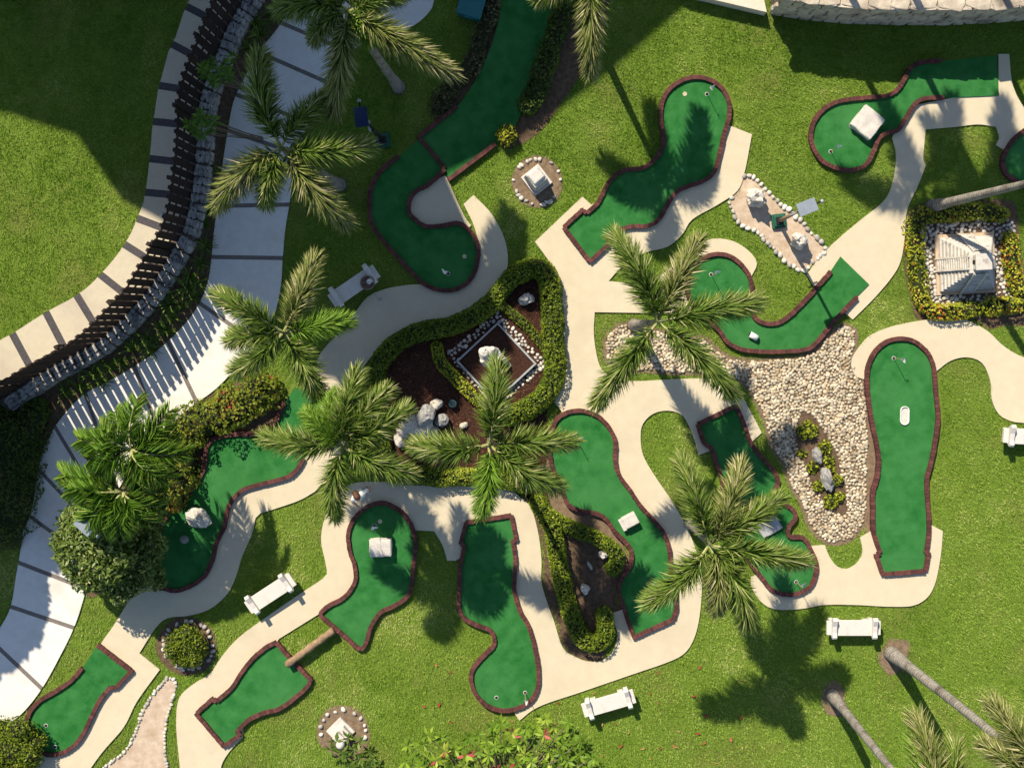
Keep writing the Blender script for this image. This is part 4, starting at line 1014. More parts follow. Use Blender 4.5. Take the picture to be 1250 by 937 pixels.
# ================================================================== STONES
def rock_mesh(seed, sub=2, rough=0.25, flat=0.75, freq=1.3):
    bm = bmesh.new(); bmesh.ops.create_icosphere(bm, subdivisions=sub, radius=1.0)
    off = Vector((seed * 3.7, seed * 1.3, seed * 2.1))
    for v in bm.verts:
        n1 = noise.noise(v.co * freq + off); n2 = noise.noise(v.co * freq * 2.6 + off)
        v.co *= 1 + rough * n1 + rough * .5 * n2
        v.co.z *= flat
    me = bpy.data.meshes.new('stone'); bm.to_mesh(me); bm.free()
    return me
PEB = []
for i in range(6):
    me = rock_mesh(i + 1, 2, 0.18, 0.62)
    me.polygons.foreach_set('use_smooth', [True] * len(me.polygons)); PEB.append(me)
PEBA = []
for me in PEB:
    v = np.zeros(len(me.vertices) * 3, np.float32); me.vertices.foreach_get('co', v)
    f = np.zeros(len(me.loops), np.int32); me.loops.foreach_get('vertex_index', f)
    PEBA.append((v.reshape(-1, 3), f.reshape(-1, 3)))
def pebble_variants(m):
    out = []
    for k in range(12):
        me = PEB[k % 6].copy(); me.materials.append(MATS[m])
        a = me.attributes.new('rv', 'FLOAT', 'FACE'); a.data.foreach_set('value', [(k + .5) / 12] * len(me.polygons)); out.append(me)
    return out
PV = {m: pebble_variants(m) for m in ('river_stone', 'white_pebble')}
def stone_obj(px, py, r, m, parent, z=0.0, name='stone', flat=1.0):
    o = bpy.data.objects.new(name, rnd.choice(PV[m])); COL.objects.link(o)
    o.parent = parent
    p = P(px, py, z)
    pl = parent.location if parent.type == 'EMPTY' else Vector((0, 0, 0))
    o.location = (p.x - pl.x, p.y - pl.y, z + r * .35 * flat)
    o.scale = (r * rnd.uniform(.85, 1.25), r * rnd.uniform(.75, 1.0), r * flat * rnd.uniform(.8, 1.1))
    o.rotation_euler = (rnd.uniform(-.2, .2), rnd.uniform(-.2, .2), rnd.uniform(0, 6.28))
    return o
def pebble_mass(name, pts, rads, m, parent, z=0.01, avoid=None):
    Vs, Fs, Rs = [], [], []; b = 0
    w = PA(pts, z)
    for (x, y, zz), r in zip(w, rads):
        v, f = PEBA[rnd.randrange(6)]
        a = rnd.uniform(0, 6.28); ca, sa = math.cos(a), math.sin(a)
        s = v * np.array([r * rnd.uniform(.85, 1.25), r * rnd.uniform(.75, 1.0), r])
        s = np.stack([s[:, 0] * ca - s[:, 1] * sa + x, s[:, 0] * sa + s[:, 1] * ca + y, s[:, 2] + zz + r * .3], 1)
        Vs.append(s); Fs.append(f + b); Rs.append(np.full(len(f), rnd.random())); b += len(v)
    o = link(name, from_arrays(name, np.concatenate(Vs), np.concatenate(Fs), np.concatenate(Rs), None, True), m, parent)
    o['kind'] = 'stuff'
    return o
river = [o for o in COL.objects if o.name.startswith('river_bed')][0]
ISLET = S([(982, 502), (996, 512), (1008, 530), (1018, 545), (1024, 565), (1030, 590), (1034, 612), (1030, 628), (1014, 622), (1002, 606), (990, 590), (984, 570), (974, 552), (973, 530), (974, 512)], True)
rp = scatter(RIVER, 5600, 3.2)
rp = rp[~inside(ISLET, rp)]
rr_ = nr.uniform(.036, .066, len(rp)) * np.where(nr.random(len(rp)) < .12, 1.25, 1.0)
order = np.argsort(-rr_)
for i in order[:300]: stone_obj(rp[i][0], rp[i][1], rr_[i], 'river_stone', river, 0.012, 'river_stone')
pebble_mass('river_stone_mass', rp[order[300:]], rr_[order[300:]], 'river_stone', river, 0.012)
islet = sheet('islet_soil', [ISLET], [], 'soil', 0.030, 0.0)
def ring_stones(bedname, out, step, r0, r1, m, parent, jit=1.2, gap=0.0, skip=None):
    acc = 0.0; nxt = 0.0
    n = len(out)
    for i in range(n):
        a, b = out[i], out[(i + 1) % n]
        d = math.hypot(b[0] - a[0], b[1] - a[1])
        while nxt < acc + d:
            f = (nxt - acc) / d; x, y = a[0] + (b[0] - a[0]) * f, a[1] + (b[1] - a[1]) * f
            nxt += step * rnd.uniform(.75, 1.3)
            if rnd.random() < gap or (skip and skip(x, y)): continue
            stone_obj(x + rnd.uniform(-jit, jit), y + rnd.uniform(-jit, jit), rnd.uniform(r0, r1), m, parent, 0.014, 'border_stone', 1.1)
        acc += d
sands = [o for o in COL.objects if o.name.startswith('sand_bed')]
ring_stones('s1', offset(SAND1, -1), 6.2, .050, .085, 'white_pebble', sands[0], skip=lambda x, y: x < 908 and y < 240)
ring_stones('s2', offset(SAND2, -1), 4.6, .042, .062, 'white_pebble', sands[1], jit=.7)
soils = [o for o in COL.objects if o.name.startswith('soil_bed')]
rb_ = [None] * 3
for i, (c_, r_) in enumerate(BEDS):
    par = min((o for o in soils), key=lambda o: (sum((Vector(o.bound_box[k]) for k in range(8)), Vector()) / 8 - P(*c_, 0)).length)
    rb_[i] = par
ring_stones('b0', ellipse(656, 222, 28.5, 28, n=40, wob=.02), 6.0, .048, .078, 'white_pebble', rb_[0], gap=.22)
ring_stones('b1', ellipse(230, 787, 30, 29, n=40, wob=.02), 6.0, .05, .08, 'white_pebble', rb_[1], gap=.18)
ring_stones('b2', ellipse(419, 891, 27, 25, n=40, wob=.02), 9.0, .055, .085, 'white_pebble', rb_[2], gap=.25, skip=lambda x, y: y > 905)
# white pebbles round the pyramid and round the statue square
pyr_bed = min(soils, key=lambda o: (sum((Vector(o.bound_box[k]) for k in range(8)), Vector()) / 8 - P(1185, 320, 0)).length)
ringp = S([(1128, 272), (1228, 268), (1236, 300), (1236, 366), (1210, 374), (1135, 374), (1128, 340)], True)
pp = scatter(ringp, 900, 4.3)
sq = [(1139, 287), (1211, 282), (1214, 358), (1143, 361)]
pp = pp[~inside(sq, pp)]
pebble_mass('white_pebble_mass', pp, nr.uniform(.045, .075, len(pp)), 'white_pebble', pyr_bed, 0.012)
isle_o = [o for o in COL.objects if o.name.startswith('mulch_bed')]
STAT = [(608, 381), (668, 444), (606, 500), (545, 431)]
pp = scatter(STAT, 700, 4.0)
inner = [(607, 394), (657, 443), (605, 490), (557, 433)]
pp = pp[~inside(inner, pp)]
pebble_mass('white_pebble_mass', pp, nr.uniform(.04, .065, len(pp)), 'white_pebble', isle_o[0], 0.012)
# mulch chips: loose bark nobody could count
ch = scatter(ISLE, 5200, 0); w = PA(ch, 0.02)
n = len(w); az = nr.random(n) * 6.283; tl = nr.uniform(-.5, .5, n)
d = np.stack([np.cos(az) * np.cos(tl), np.sin(az) * np.cos(tl), np.sin(tl)], 1); s = unit(np.cross(d, np.array([[0, 0, 1.0]]) + .4 * nr.standard_normal((n, 3))))
V, F = quads(w - d * .04, d, s, nr.uniform(.06, .14, n), nr.uniform(.02, .045, n))
o = link('bark_chips', from_arrays('bark_chips', V, F, nr.random(n)), 'mulch_chip', isle_o[0]); o['kind'] = 'stuff'

def boulder(px, py, rx, ry, rz, m, label, rot=0.0, seed=1, rough=.32, cat='rock', group=None, sub=3, z=0.0, name='rock', freq=1.3):
    me = rock_mesh(seed, sub, rough, 1.0, freq); me.materials.append(MATS[m])
    o = bpy.data.objects.new(name, me); COL.objects.link(o)
    p = P(px, py, rz * .6 + z); o.location = (p.x, p.y, z + rz * .62); o.scale = (rx, ry, rz); o.rotation_euler = (0, 0, rot)
    me.polygons.foreach_set('use_smooth', [False] * len(me.polygons))
    return tag(o, label, cat, group)
boulder(507, 524, .50, .40, .36, 'limestone', 'largest pale boulder in the pile on the dark mulch', .3, 3)
boulder(520, 506, .30, .27, .42, 'grey_rock', 'dark grey boulder on top of the pale boulder pile', .8, 5, z=.12)
boulder(533, 493, .18, .15, .2, 'limestone', 'small tan boulder behind the dark grey boulder', .2, 7)
boulder(539, 512, .22, .17, .22, 'grey_rock', 'small grey rock leaning on the boulder pile', 1.1, 9)
boulder(529, 527, .20, .15, .16, 'limestone', 'low pale rock at the foot of the boulder pile', 1.5, 10)
boulder(489, 537, .17, .22, .18, 'white_stone', 'white rock lying apart from the boulder pile near palm fronds', .2, 11)
boulder(566, 519, .12, .09, .1, 'limestone', 'fist sized pale rock on open mulch', .4, 13)
boulder(642, 365, .22, .15, .2, 'white_stone', 'white wedge shaped rock in the triangular mulch corner', .3, 15, .45)
boulder(923, 242, .27, .24, .42, 'white_stone', 'white upright rock on the sand strip next to the path', .3, 17, .55, freq=1.8)
boulder(975, 294, .22, .20, .38, 'white_stone', 'white upright rock on the sand strip past the lamp base', .9, 19, .55, freq=1.8)
boulder(998, 556, .12, .26, .18, 'grey_rock', 'slim grey rock on the planted islet', .35, 21, .4)
boulder(1010, 585, .15, .32, .24, 'grey_rock', 'long pointed grey rock on the planted islet', .3, 23, .4)
boulder(737, 676, .14, .12, .26, 'white_stone', 'white rock in the small bed inside hooked hedge', .2, 25, .4)
boulder(720, 690, .05, .13, .12, 'white_stone', 'thin white stone sliver in the small rock bed', .5, 27, .3)
boulder(714, 718, .13, .12, .42, 'white_stone', 'standing white stone with long shadow in the small rock bed', .2, 29, .35)
boulder(242, 631, .33, .24, .26, 'white_stone', 'knobbly white coral rock on the shaded curving lane', -.35, 31, .42, sub=4, z=.085, freq=1.7)
boulder(225, 658, .13, .12, .10, 'grey_rock', 'round flat grey stone on the shaded curving lane', 0, 33, .1, z=.085)

# ================================================================== WALLS AND FENCE
# low stone wall with the dark slatted fence on it
FT = S([(290, -50), (275, -25), (256, 8), (240, 46), (229, 74), (220, 102), (216, 128), (215, 154), (213, 184), (209, 218), (205, 245), (202, 258), (195, 279), (184, 299), (169, 325), (151, 353), (133, 373), (113, 394), (87, 417), (56, 435), (28, 450), (0, 468), (-40, 495)], False, 3.0)
ZF, ZW = 2.30, 0.40
fw = [P(x, y, ZF) for x, y in FT]
facc = [0.0]
for i in range(1, len(fw)): facc.append(facc[-1] + (fw[i] - fw[i - 1]).length)
fx, fy = [p.x for p in fw], [p.y for p in fw]
def fat(s):
    a = np.interp(s, facc, fx), np.interp(s, facc, fy)
    b = np.interp(min(s + .1, facc[-1]), facc, fx) - np.interp(max(0, s - .1), facc, fx), np.interp(min(s + .1, facc[-1]), facc, fy) - np.interp(max(0, s - .1), facc, fy)
    l = math.hypot(*b) or 1
    return Vector((*a, 0)), Vector((b[0] / l, b[1] / l, 0))
wall = empty('stone_wall', fat(facc[-1] / 2)[0]); tag(wall, 'low curving wall of rough grey stones under the dark slatted fence', 'wall')
wo = wall.location
mb = MB(); rows = []
for i in range(80):
    s = facc[-1] * i / 79; p, t = fat(s); nx = Vector((-t.y, t.x, 0))
    rows.append([p - wo + nx * a + Vector((0, 0, z)) for a, z in ((-.13, 0), (-.13, ZW - .05), (.40, ZW - .05), (.40, 0))])
v_, f_ = grid_core(rows); mb.add([tuple(q) for q in v_], [tuple(f) for f in f_]); mb.build('mortar_bed', 'wall_mortar', wall)
s = 0.1; k = 0
def chunk_mesh(seed):
    r = random.Random(seed); bm = bmesh.new(); bmesh.ops.create_cube(bm, size=2.0)
    bmesh.ops.subdivide_edges(bm, edges=[e for e in bm.edges], cuts=1, use_grid_fill=True)
    for v in bm.verts: v.co += Vector((r.uniform(-.16, .16), r.uniform(-.16, .16), r.uniform(-.12, .12)))
    for v in bm.verts:
        if abs(v.co.x) > .6 and abs(v.co.y) > .6: v.co.x *= .86; v.co.y *= .86
    bmesh.ops.bevel(bm, geom=[e for e in bm.edges if e.calc_face_angle(0) > .7], offset=.1, segments=1, affect='EDGES')
    me = bpy.data.meshes.new('stone'); bm.to_mesh(me); bm.free()
    return me
ROCKB = [chunk_mesh(60 + i) for i in range(7)]
for me in ROCKB: me.materials.append(MATS['blue_stone'])
while s < facc[-1] - .1:
    L_ = rnd.uniform(.14, .27)
    p, t = fat(s); nx = Vector((-t.y, t.x, 0)); ang = math.atan2(t.y, t.x)
    c1, c2 = rnd.uniform(.27, .38), rnd.uniform(.62, .73)
    for a0, a1 in ((.06, .06 + .35 * c1), (.06 + .35 * c1, .06 + .35 * c2), (.06 + .35 * c2, .41)):
        o = bpy.data.objects.new('wall_stone', rnd.choice(ROCKB)); COL.objects.link(o); o.parent = wall
        o.location = p - wo + nx * ((a0 + a1) / 2) + Vector((0, 0, ZW - .05))
        o.scale = (L_ * rnd.uniform(.40, .52), (a1 - a0) * rnd.uniform(.42, .54), rnd.uniform(.06, .10)); o.rotation_euler = (rnd.uniform(-.1, .1), rnd.uniform(-.1, .1), ang + rnd.uniform(-.35, .35))
    o = bpy.data.objects.new('wall_stone', rnd.choice(ROCKB)); COL.objects.link(o); o.parent = wall
    o.location = p - wo + nx * .40 + Vector((0, 0, ZW * .42)); o.scale = (L_ * .5, .07, .16); o.rotation_euler = (0, 0, ang)
    s += L_ * 1.0
fence = empty('slatted_fence', fat(facc[-1] / 2)[0]); tag(fence, 'tall dark brown fence of upright timber slats curving beside the cream tiles', 'fence')
fo = fence.location
SLAT = []
for i in range(6):
    m_ = MB(); m_.box((0, 0, (ZF - ZW) / 2), (0.198, 0.03, ZF - ZW), 0); m_.box((0, -.002, ZF - ZW + .07), (.10, .05, .16), 0); me = m_.mesh('slat')
    me.attributes['rv'].data.foreach_set('value', [i / 6] * len(me.polygons)); me.materials.append(MATS['fence_wood']); SLAT.append(me)
s = 0.05; k = 0
while s < facc[-1]:
    p, t = fat(s)
    o = bpy.data.objects.new('slat', rnd.choice(SLAT)); COL.objects.link(o); o.parent = fence
    nx = Vector((-t.y, t.x, 0))
    o.location = p - fo + nx * 0.0 + Vector((0, 0, ZW - .04)); o.rotation_euler = (0, 0, math.atan2(t.y, t.x))
    o.scale = (1, 1, rnd.uniform(.985, 1.01))
    s += rnd.uniform(.238, .252) if k % 9 else 0.272; k += 1
for z in (.75, 1.35, 1.95):
    m_ = MB(); m_.tube([fat(facc[-1] * i / 70)[0] - fo + Vector((0, 0, z)) - Vector((-fat(facc[-1] * i / 70)[1].y, fat(facc[-1] * i / 70)[1].x, 0)) * .05 for i in range(71)], .03, 4); m_.build('rail', 'fence_wood', fence)
s = 0.3
while s < facc[-1]:
    p, t = fat(s); nx = Vector((-t.y, t.x, 0))
    m_ = MB(); q = p - fo - nx * .11; m_.box((q.x, q.y, (ZF + ZW) / 2 - .08), (.10, .10, ZF - ZW - .06), math.atan2(t.y, t.x)); m_.build('post', 'fence_wood', fence); s += 1.9

# terrace wall at the top
WB = S([(941, 17), (981, 23), (1032, 28), (1084, 29), (1135, 30), (1186, 28), (1250, 24), (1320, 14)], False, 4)
ZT = 1.7
wb = [P(x, y, 0) for x, y in WB]
tw = empty('terrace_wall', wb[len(wb) // 2]); tag(tw, 'tall terrace wall faced with warm irregular stones along the lawn edge', 'wall')
to = tw.location
bk = [Vector((p.x, p.y + 4.5, 0)) for p in wb]
mb = MB(); nn = len(wb)
vs = [(p.x - to.x, p.y - to.y + .03, 0) for p in wb] + [(p.x - to.x, p.y - to.y + .03, ZT - .06) for p in wb] + [(p.x - to.x, p.y - to.y, ZT - .06) for p in bk] + [(p.x - to.x, p.y - to.y, 0) for p in bk]
fs = []
for i in range(nn - 1):
    fs += [(i, i + 1, nn + i + 1, nn + i), (nn + i, nn + i + 1, 2 * nn + i + 1, 2 * nn + i), (2 * nn + i, 2 * nn + i + 1, 3 * nn + i + 1, 3 * nn + i)]
fs += [(0, nn, 2 * nn, 3 * nn), (nn - 1, 4 * nn - 1, 3 * nn - 1, 2 * nn - 1)]
mb.add(vs, fs); mb.build('core', 'wall_mortar', tw)
tacc = [0.0]
for i in range(1, nn): tacc.append(tacc[-1] + (wb[i] - wb[i - 1]).length)
def tat(s): return Vector((np.interp(s, tacc, [p.x for p in wb]), np.interp(s, tacc, [p.y for p in wb]), 0))
ROCKW = [chunk_mesh(80 + i) for i in range(8)]
for me in ROCKW: me.materials.append(MATS['wall_stone'])
zz = 0.02
while zz < ZT - .1:
    hgt = rnd.uniform(.24, .34); s = rnd.uniform(-.2, 0)
    while s < tacc[-1]:
        L_ = rnd.uniform(.26, .52); a = tat(max(0, s)); b = tat(min(tacc[-1], s + L_)); ang = math.atan2(b.y - a.y, b.x - a.x); c_ = (a + b) / 2
        o = bpy.data.objects.new('stone', rnd.choice(ROCKW)); COL.objects.link(o); o.parent = tw
        hh = min(hgt, ZT - .03 - zz)
        o.location = (c_.x - to.x, c_.y - to.y + .03, zz + hh / 2); o.scale = (L_ * .50, .075, hh * .53); o.rotation_euler = (0, rnd.uniform(-.12, .12), ang)
        s += L_
    zz += hgt
for row in range(5):
    s = rnd.uniform(-.3, 0)
    while s < tacc[-1]:
        L_ = rnd.uniform(.4, .8); a = tat(min(tacc[-1], max(0, s + L_ / 2)))
        o = bpy.data.objects.new('flagstone', rnd.choice(ROCKW)); COL.objects.link(o); o.parent = tw
        o.location = (a.x - to.x + rnd.uniform(-.05, .05), a.y - to.y + .18 + row * .42 + rnd.uniform(-.03, .03), ZT - .06); o.scale = (L_ * .50, .21, .06); o.rotation_euler = (0, 0, rnd.uniform(-.25, .25))
        s += L_
# cream step left of the wall
tag(link('cream_step', csg_mesh('cream_step', [[(838, -8), (936, 15), (926, -30), (850, -60), (800, -30)]], [], .42, 0, pz=.42), 'cream_wall'), 'smooth cream coloured step ending beside the terrace wall', 'step')

# ================================================================== HOTEL whose shade covers the upper left (stands outside the frame)
HH = 13.0
sl = HH / math.tan(SUN_EL)
shade = [(-420, 60), (15, 140), (62, 156), (95, 166), (125, 210), (150, 245), (200, 272), (250, 340), (288, 392), (345, 432), (400, 462), (465, 476), (555, 446), (632, 436), (600, 345), (545, 215), (620, 180), (728, 102), (840, 6)]
foot = [P(x, y, 0) - SH * sl for x, y in shade]
foot += [foot[-1] + Vector((4, 14, 0)), foot[0] + Vector((-4, 22, 0))]
ho = foot[12].copy(); hot = empty('hotel_building', ho); tag(hot, 'cream multi storey hotel whose long shade falls on the upper lawn', 'building')
nn = len(foot); mb = MB()
mb.add([(p.x - ho.x, p.y - ho.y, 0) for p in foot] + [(p.x - ho.x, p.y - ho.y, HH - .3) for p in foot], [(i, (i + 1) % nn, nn + (i + 1) % nn, nn + i) for i in range(nn)])
mb.build('wall', 'hotel_wall', hot)
mb = MB(); mb.add([(p.x - ho.x, p.y - ho.y, HH) for p in foot] + [(p.x - ho.x, p.y - ho.y, HH - .3) for p in foot], [tuple(range(nn))] + [(nn + i, nn + (i + 1) % nn, (i + 1) % nn, i) for i in range(nn)])
mb.build('roof', 'hotel_wall', hot)
for i in range(0, 18):
    a, b = foot[i], foot[i + 1]; L_ = (b - a).length
    if L_ < 2.2: continue
    ang = math.atan2(b.y - a.y, b.x - a.x)
    nx = Vector((math.sin(ang), -math.cos(ang), 0))
    for fl in range(4):
        c_ = (a + b) / 2 - ho + nx * .02
        m_ = MB(); m_.box((c_.x, c_.y, 1.7 + fl * 3.1), (min(2.4, L_ * .6), .10, 1.6), ang); m_.build('window', 'hotel_glass', hot)
# ================================================================== COURSE FURNITURE
def bench(px, py, ang, label, L=1.62):
    t = empty('bench', P(px, py, .42) * 1.0, ang); t.location.z = 0
    tag(t, label, 'bench', 'pale concrete benches')
    m = MB(); m.box((0, 0, .405), (L - .34, .44, .09)); m.build('seat', 'bench_concrete', t, bevel=.012)
    for sx in (-1, 1):
        x = sx * (L / 2 - .24)
        prof = [(-.20, 0), (.20, 0), (.17, .32), (.30, .50), (.33, .60), (.25, .66), (.08, .58), (-.10, .56), (-.24, .60), (-.30, .55), (-.27, .46), (-.16, .32)]
        n = len(prof); m = MB()
        m.add([(x - .065, y, z) for y, z in prof] + [(x + .065, y, z) for y, z in prof],
              [tuple(range(n))[::1], tuple(range(2 * n - 1, n - 1, -1))] + [(i, n + i, n + (i + 1) % n, (i + 1) % n) for i in range(n)])
        m.build('armrest', 'bench_concrete', t, bevel=.01)
        m = MB(); m.box((sx * (L / 2 - .11), 0, .40), (.13, .40, .08)); m.build('end_ledge', 'bench_concrete', t, bevel=.01)
        m = MB(); m.box((sx * (L / 2 - .40), 0, .18), (.16, .34, .355)); m.build('leg', 'bench_concrete', t)
    return t
bench(432, 349, math.atan2(378 - 330, 468 - 397) , 'pale concrete bench in shade carrying a round wicker basket')
bench(330, 724, math.atan2(745 - 703, 362 - 298), 'white concrete bench facing the boot shaped lane path')
bench(743, 858, math.atan2(868 - 848, 778 - 710), 'white concrete bench on lawn with fallen red leaves around it')
bench(1042, 766, 0.0, 'white concrete bench beside the foot of tall leaning palm trunk')
bench(1258, 533, -.05, 'white concrete bench by the rounded path end, cut by the picture edge')
# basket and putter on the shaded bench
q = P(449, 345, .5)
t = empty('wicker_basket', (q.x, q.y, .452)); tag(t, 'round brown wicker basket resting on the shaded bench', 'basket')
m = MB(); m.lathe([(.13, 0), (.19, .05), (.21, .13), (.20, .16), (.175, .155), (.165, .06), (.05, .03)], n=18); m.build('bowl', 'wicker', t, True)
m = MB(); m.tube([(-.19 * math.cos(a), 0, .15 + .15 * math.sin(a)) for a in [math.pi * i / 10 for i in range(11)]], .012, 6); m.build('handle', 'wicker', t)
m = MB(); m.lathe([(.03, .06), (.07, .08), (.08, .13), (.04, .17), (.005, .18)], c=(.05, .03, 0), n=10); m.build('wrapped_towel', 'white_cloth', t, True)
def putter(a, b, label):
    t = empty('putter', b); tag(t, label, 'putter')
    d = Vector(a) - Vector(b)
    m = MB(); m.tube([(0, 0, .02), d * .7], .007, 6); m.build('shaft', 'steel', t)
    m = MB(); m.tube([d * .7, d], .014, 6); m.build('grip', 'lamp_black', t)
    m = MB(); m.box((.03, .02, .018), (.11, .035, .03), .6); m.build('head', 'steel', t)
    return t
q0 = P(452, 352, .46); q1 = P(463, 366, .06); putter((q0.x, q0.y, .46), (q1.x, q1.y, .055), 'steel putter leaning against the shaded bench edge')

# ---- blocks and obstacles on the lanes
def block(px, py, size, rot, label, m='white_stone', z=ZC, name='stone_block', cat='block', parts=None):
    q = P(px, py, z + size[2]); t = None
    mb = MB(); mb.box((0, 0, size[2] / 2), size)
    me = mb.mesh(name)
    bm = bmesh.new(); bm.from_mesh(me); bmesh.ops.subdivide_edges(bm, edges=bm.edges, cuts=7, use_grid_fill=True)
    o_ = Vector((px, py, 3))
    for v in bm.verts: v.co += Vector((noise.noise(v.co * 5 + o_), noise.noise(v.co * 5 - o_), noise.noise(v.co * 4 + o_ * 2))) * .022
    bmesh.ops.bevel(bm, geom=[e for e in bm.edges if e.calc_face_angle(0) > .9], offset=.018, segments=2, affect='EDGES')
    bm.to_mesh(me); bm.free()
    return tag(link(name, me, m, None, None), label, cat), q
def place(r, rot, z=ZC): o, q = r; o.location = (q.x, q.y, z); o.rotation_euler = (0, 0, rot); return o
place(block(1060, 149, (.70, .70, .26), 0, 'large square white stone block on the lane beside the terrace wall'), math.radians(-38))
place(block(464, 669, (.62, .50, .30), 0, 'rectangular white stone block near the standing person'), math.radians(2))
t = empty('stone_block', P(766, 634, 0)); t.location.z = ZC; t.rotation_euler = (0, 0, math.radians(28)); tag(t, 'small two part white stone block on the lane beside hooked hedge', 'block')
m = MB(); m.box((.06, 0, .13), (.42, .34, .26)); m.build('main_block', 'white_stone', t, bevel=.03)
m = MB(); m.box((-.19, -.03, .095), (.12, .36, .19)); m.build('end_piece', 'white_stone', t, bevel=.03)
place(block(940, 643, (.62, .42, .10), 0, 'flat grey stone slab on the narrow wavy lane under palm fronds', 'grey_slab', name='stone_slab', cat='slab'), math.radians(28))
t = empty('pipe_obstacle', P(919, 410, ZC)); tag(t, 'small white pipe obstacle lying on the S shaped lane', 'pipe')
m = MB(); m.tube([(-.10, .05, .09), (.11, -.06, .09)], .085, 14); m.build('pipe', 'cup_white', t, True)
m = MB(); m.tube([(-.112, .056, .09), (-.104, .052, .09)], .068, 14); m.build('bore', 'cup_dark', t)
# oval slot
t = empty('oval_slot', P(1104, 507, ZC)); tag(t, 'white rimmed oval slot set into the long straight lane', 'slot')
def stadium(rx, l, n=10): return [(rx * math.cos(a), l + rx * math.sin(a)) for a in [math.pi * i / n for i in range(n + 1)]] + [(-rx * math.cos(a), -l - rx * math.sin(a)) for a in [math.pi * i / n for i in range(n + 1)]]
o1, i1 = stadium(.125, .14), stadium(.105, .14); n = len(o1); m = MB()
m.add([(x, y, 0) for x, y in o1] + [(x, y, .05) for x, y in o1] + [(x, y, .05) for x, y in i1] + [(x, y, .002) for x, y in i1], [(k * n + i, k * n + (i + 1) % n, (k + 1) * n + (i + 1) % n, (k + 1) * n + i) for k in range(3) for i in range(n)])
m.build('rim', 'cup_white', t)
m = MB(); m.add([(x, y, .006) for x, y in i1], [tuple(range(n))]); m.build('floor', 'white_stone', t)
# log bridge
t = empty('log_beam', P(379, 789, 0)); tag(t, 'weathered timber log bridging the grass between two lanes', 'log')
a, b = P(350, 811, .26) - t.location, P(407, 769, .26) - t.location
m = MB(); m.tube([a.lerp(b, i / 12) + Vector((0, 0, .01 * math.sin(i * 1.7))) for i in range(13)], [.105 + .012 * math.sin(i * 2.3) for i in range(13)], 12); m.build('trunk', 'log', t, True)
dv = (b - a).normalized()
m = MB(); m.tube([a - dv * .004, a + dv * .01], .10, 12); m.build('cut_end', 'log_end', t)

# ---- cups, flags, discs, balls
def cup_flag(px, py, label, flag=True, az=0.0):
    p = P(px, py, ZC)
    t = empty('hole_flag' if flag else 'hole_cup', p); tag(t, label, 'flag' if flag else 'cup', 'flags in the holes' if flag else 'open holes')
    m = MB(); n = 16
    for (r1, z1, r2, z2) in ((.056, .004, .048, .008), (.048, .008, .046, -.06)):
        b = len(m.v); m.add([(r1 * math.cos(6.2832 * k / n), r1 * math.sin(6.2832 * k / n), z1) for k in range(n)] + [(r2 * math.cos(6.2832 * k / n), r2 * math.sin(6.2832 * k / n), z2) for k in range(n)], [(k, (k + 1) % n, n + (k + 1) % n, n + k) for k in range(n)])
    m.build('cup_rim', 'cup_white', t)
    m = MB(); m.add([(.047 * math.cos(6.2832 * k / n), .047 * math.sin(6.2832 * k / n), .0035) for k in range(n)], [tuple(range(n))]); m.build('cup_hole', 'cup_dark', t)
    if flag:
        m = MB(); m.tube([(0, 0, 0), (0, 0, .74)], .009, 6); m.build('pole', 'flag_pole', t)
        c, s = math.cos(az), math.sin(az); m = MB(); rows = []
        for i in range(6):
            f = i / 5; w = .02 * math.sin(f * 5); h = .06 * (1 - f * .85)
            for zz in (.65 - h, .65 + h): w2 = w + (zz - .65) * .95; rows.append((c * (.01 + f * .17) - s * w2, s * (.01 + f * .17) + c * w2, zz - .05 * f))
        m.add(rows, [(2 * i, 2 * i + 2, 2 * i + 3, 2 * i + 1) for i in range(5)]); m.build('pennant', 'flag_cloth', t)
FL = [(863, 115, 'white pennant in the bulbous end of sunlit lane crossed by trunk shadow', 1.0), (1014, 185, 'white pennant in the rounded end below the large square block', .6),
      (868, 335, 'white pennant in the round head of the S shaped lane', .5), (1091, 437, 'white pennant in the rounded end of the long straight lane', -.6),
      (547, 334, 'white pennant in the hook shaped lane in shade', 2.6), (703, 534, 'white pennant beside the palm fronds on the wavy lane', .3),
      (641, 845, 'white pennant in the bulb end of hourglass lane', -1.3), (457, 641, 'white pennant beside the person on the boot shaped lane', .4),
      (972, 710, 'white pennant in the rounded end of narrow wavy lane', .8)]
for x, y, l, a in FL: cup_flag(x, y, l, True, a)
for x, y, l in [(56, 885, 'open hole nearer the slab walkway on the teardrop lane'), (67, 911, 'open hole nearer the bricks at the round end of teardrop lane'), (606, 851, 'open hole in the bulb of the hourglass lane'), (197, 699, 'open hole in dark shade at the end of the curving lane')]: cup_flag(x, y, l, False)
for x, y, l in [(836, 115, 'round tan disc on the sunlit lane next to its flag'), (567, 313, 'round grey disc on the shaded hook lane'), (464, 636, 'small tan disc on the boot shaped lane')]:
    m = MB(); m.lathe([(.062, 0), (.062, .012), (.05, .018), (.03, .012), (.01, .012)], n=16); tag(m.build('hole_cover', 'disc', None, False, 0, P(x, y, ZC)), l, 'disc')
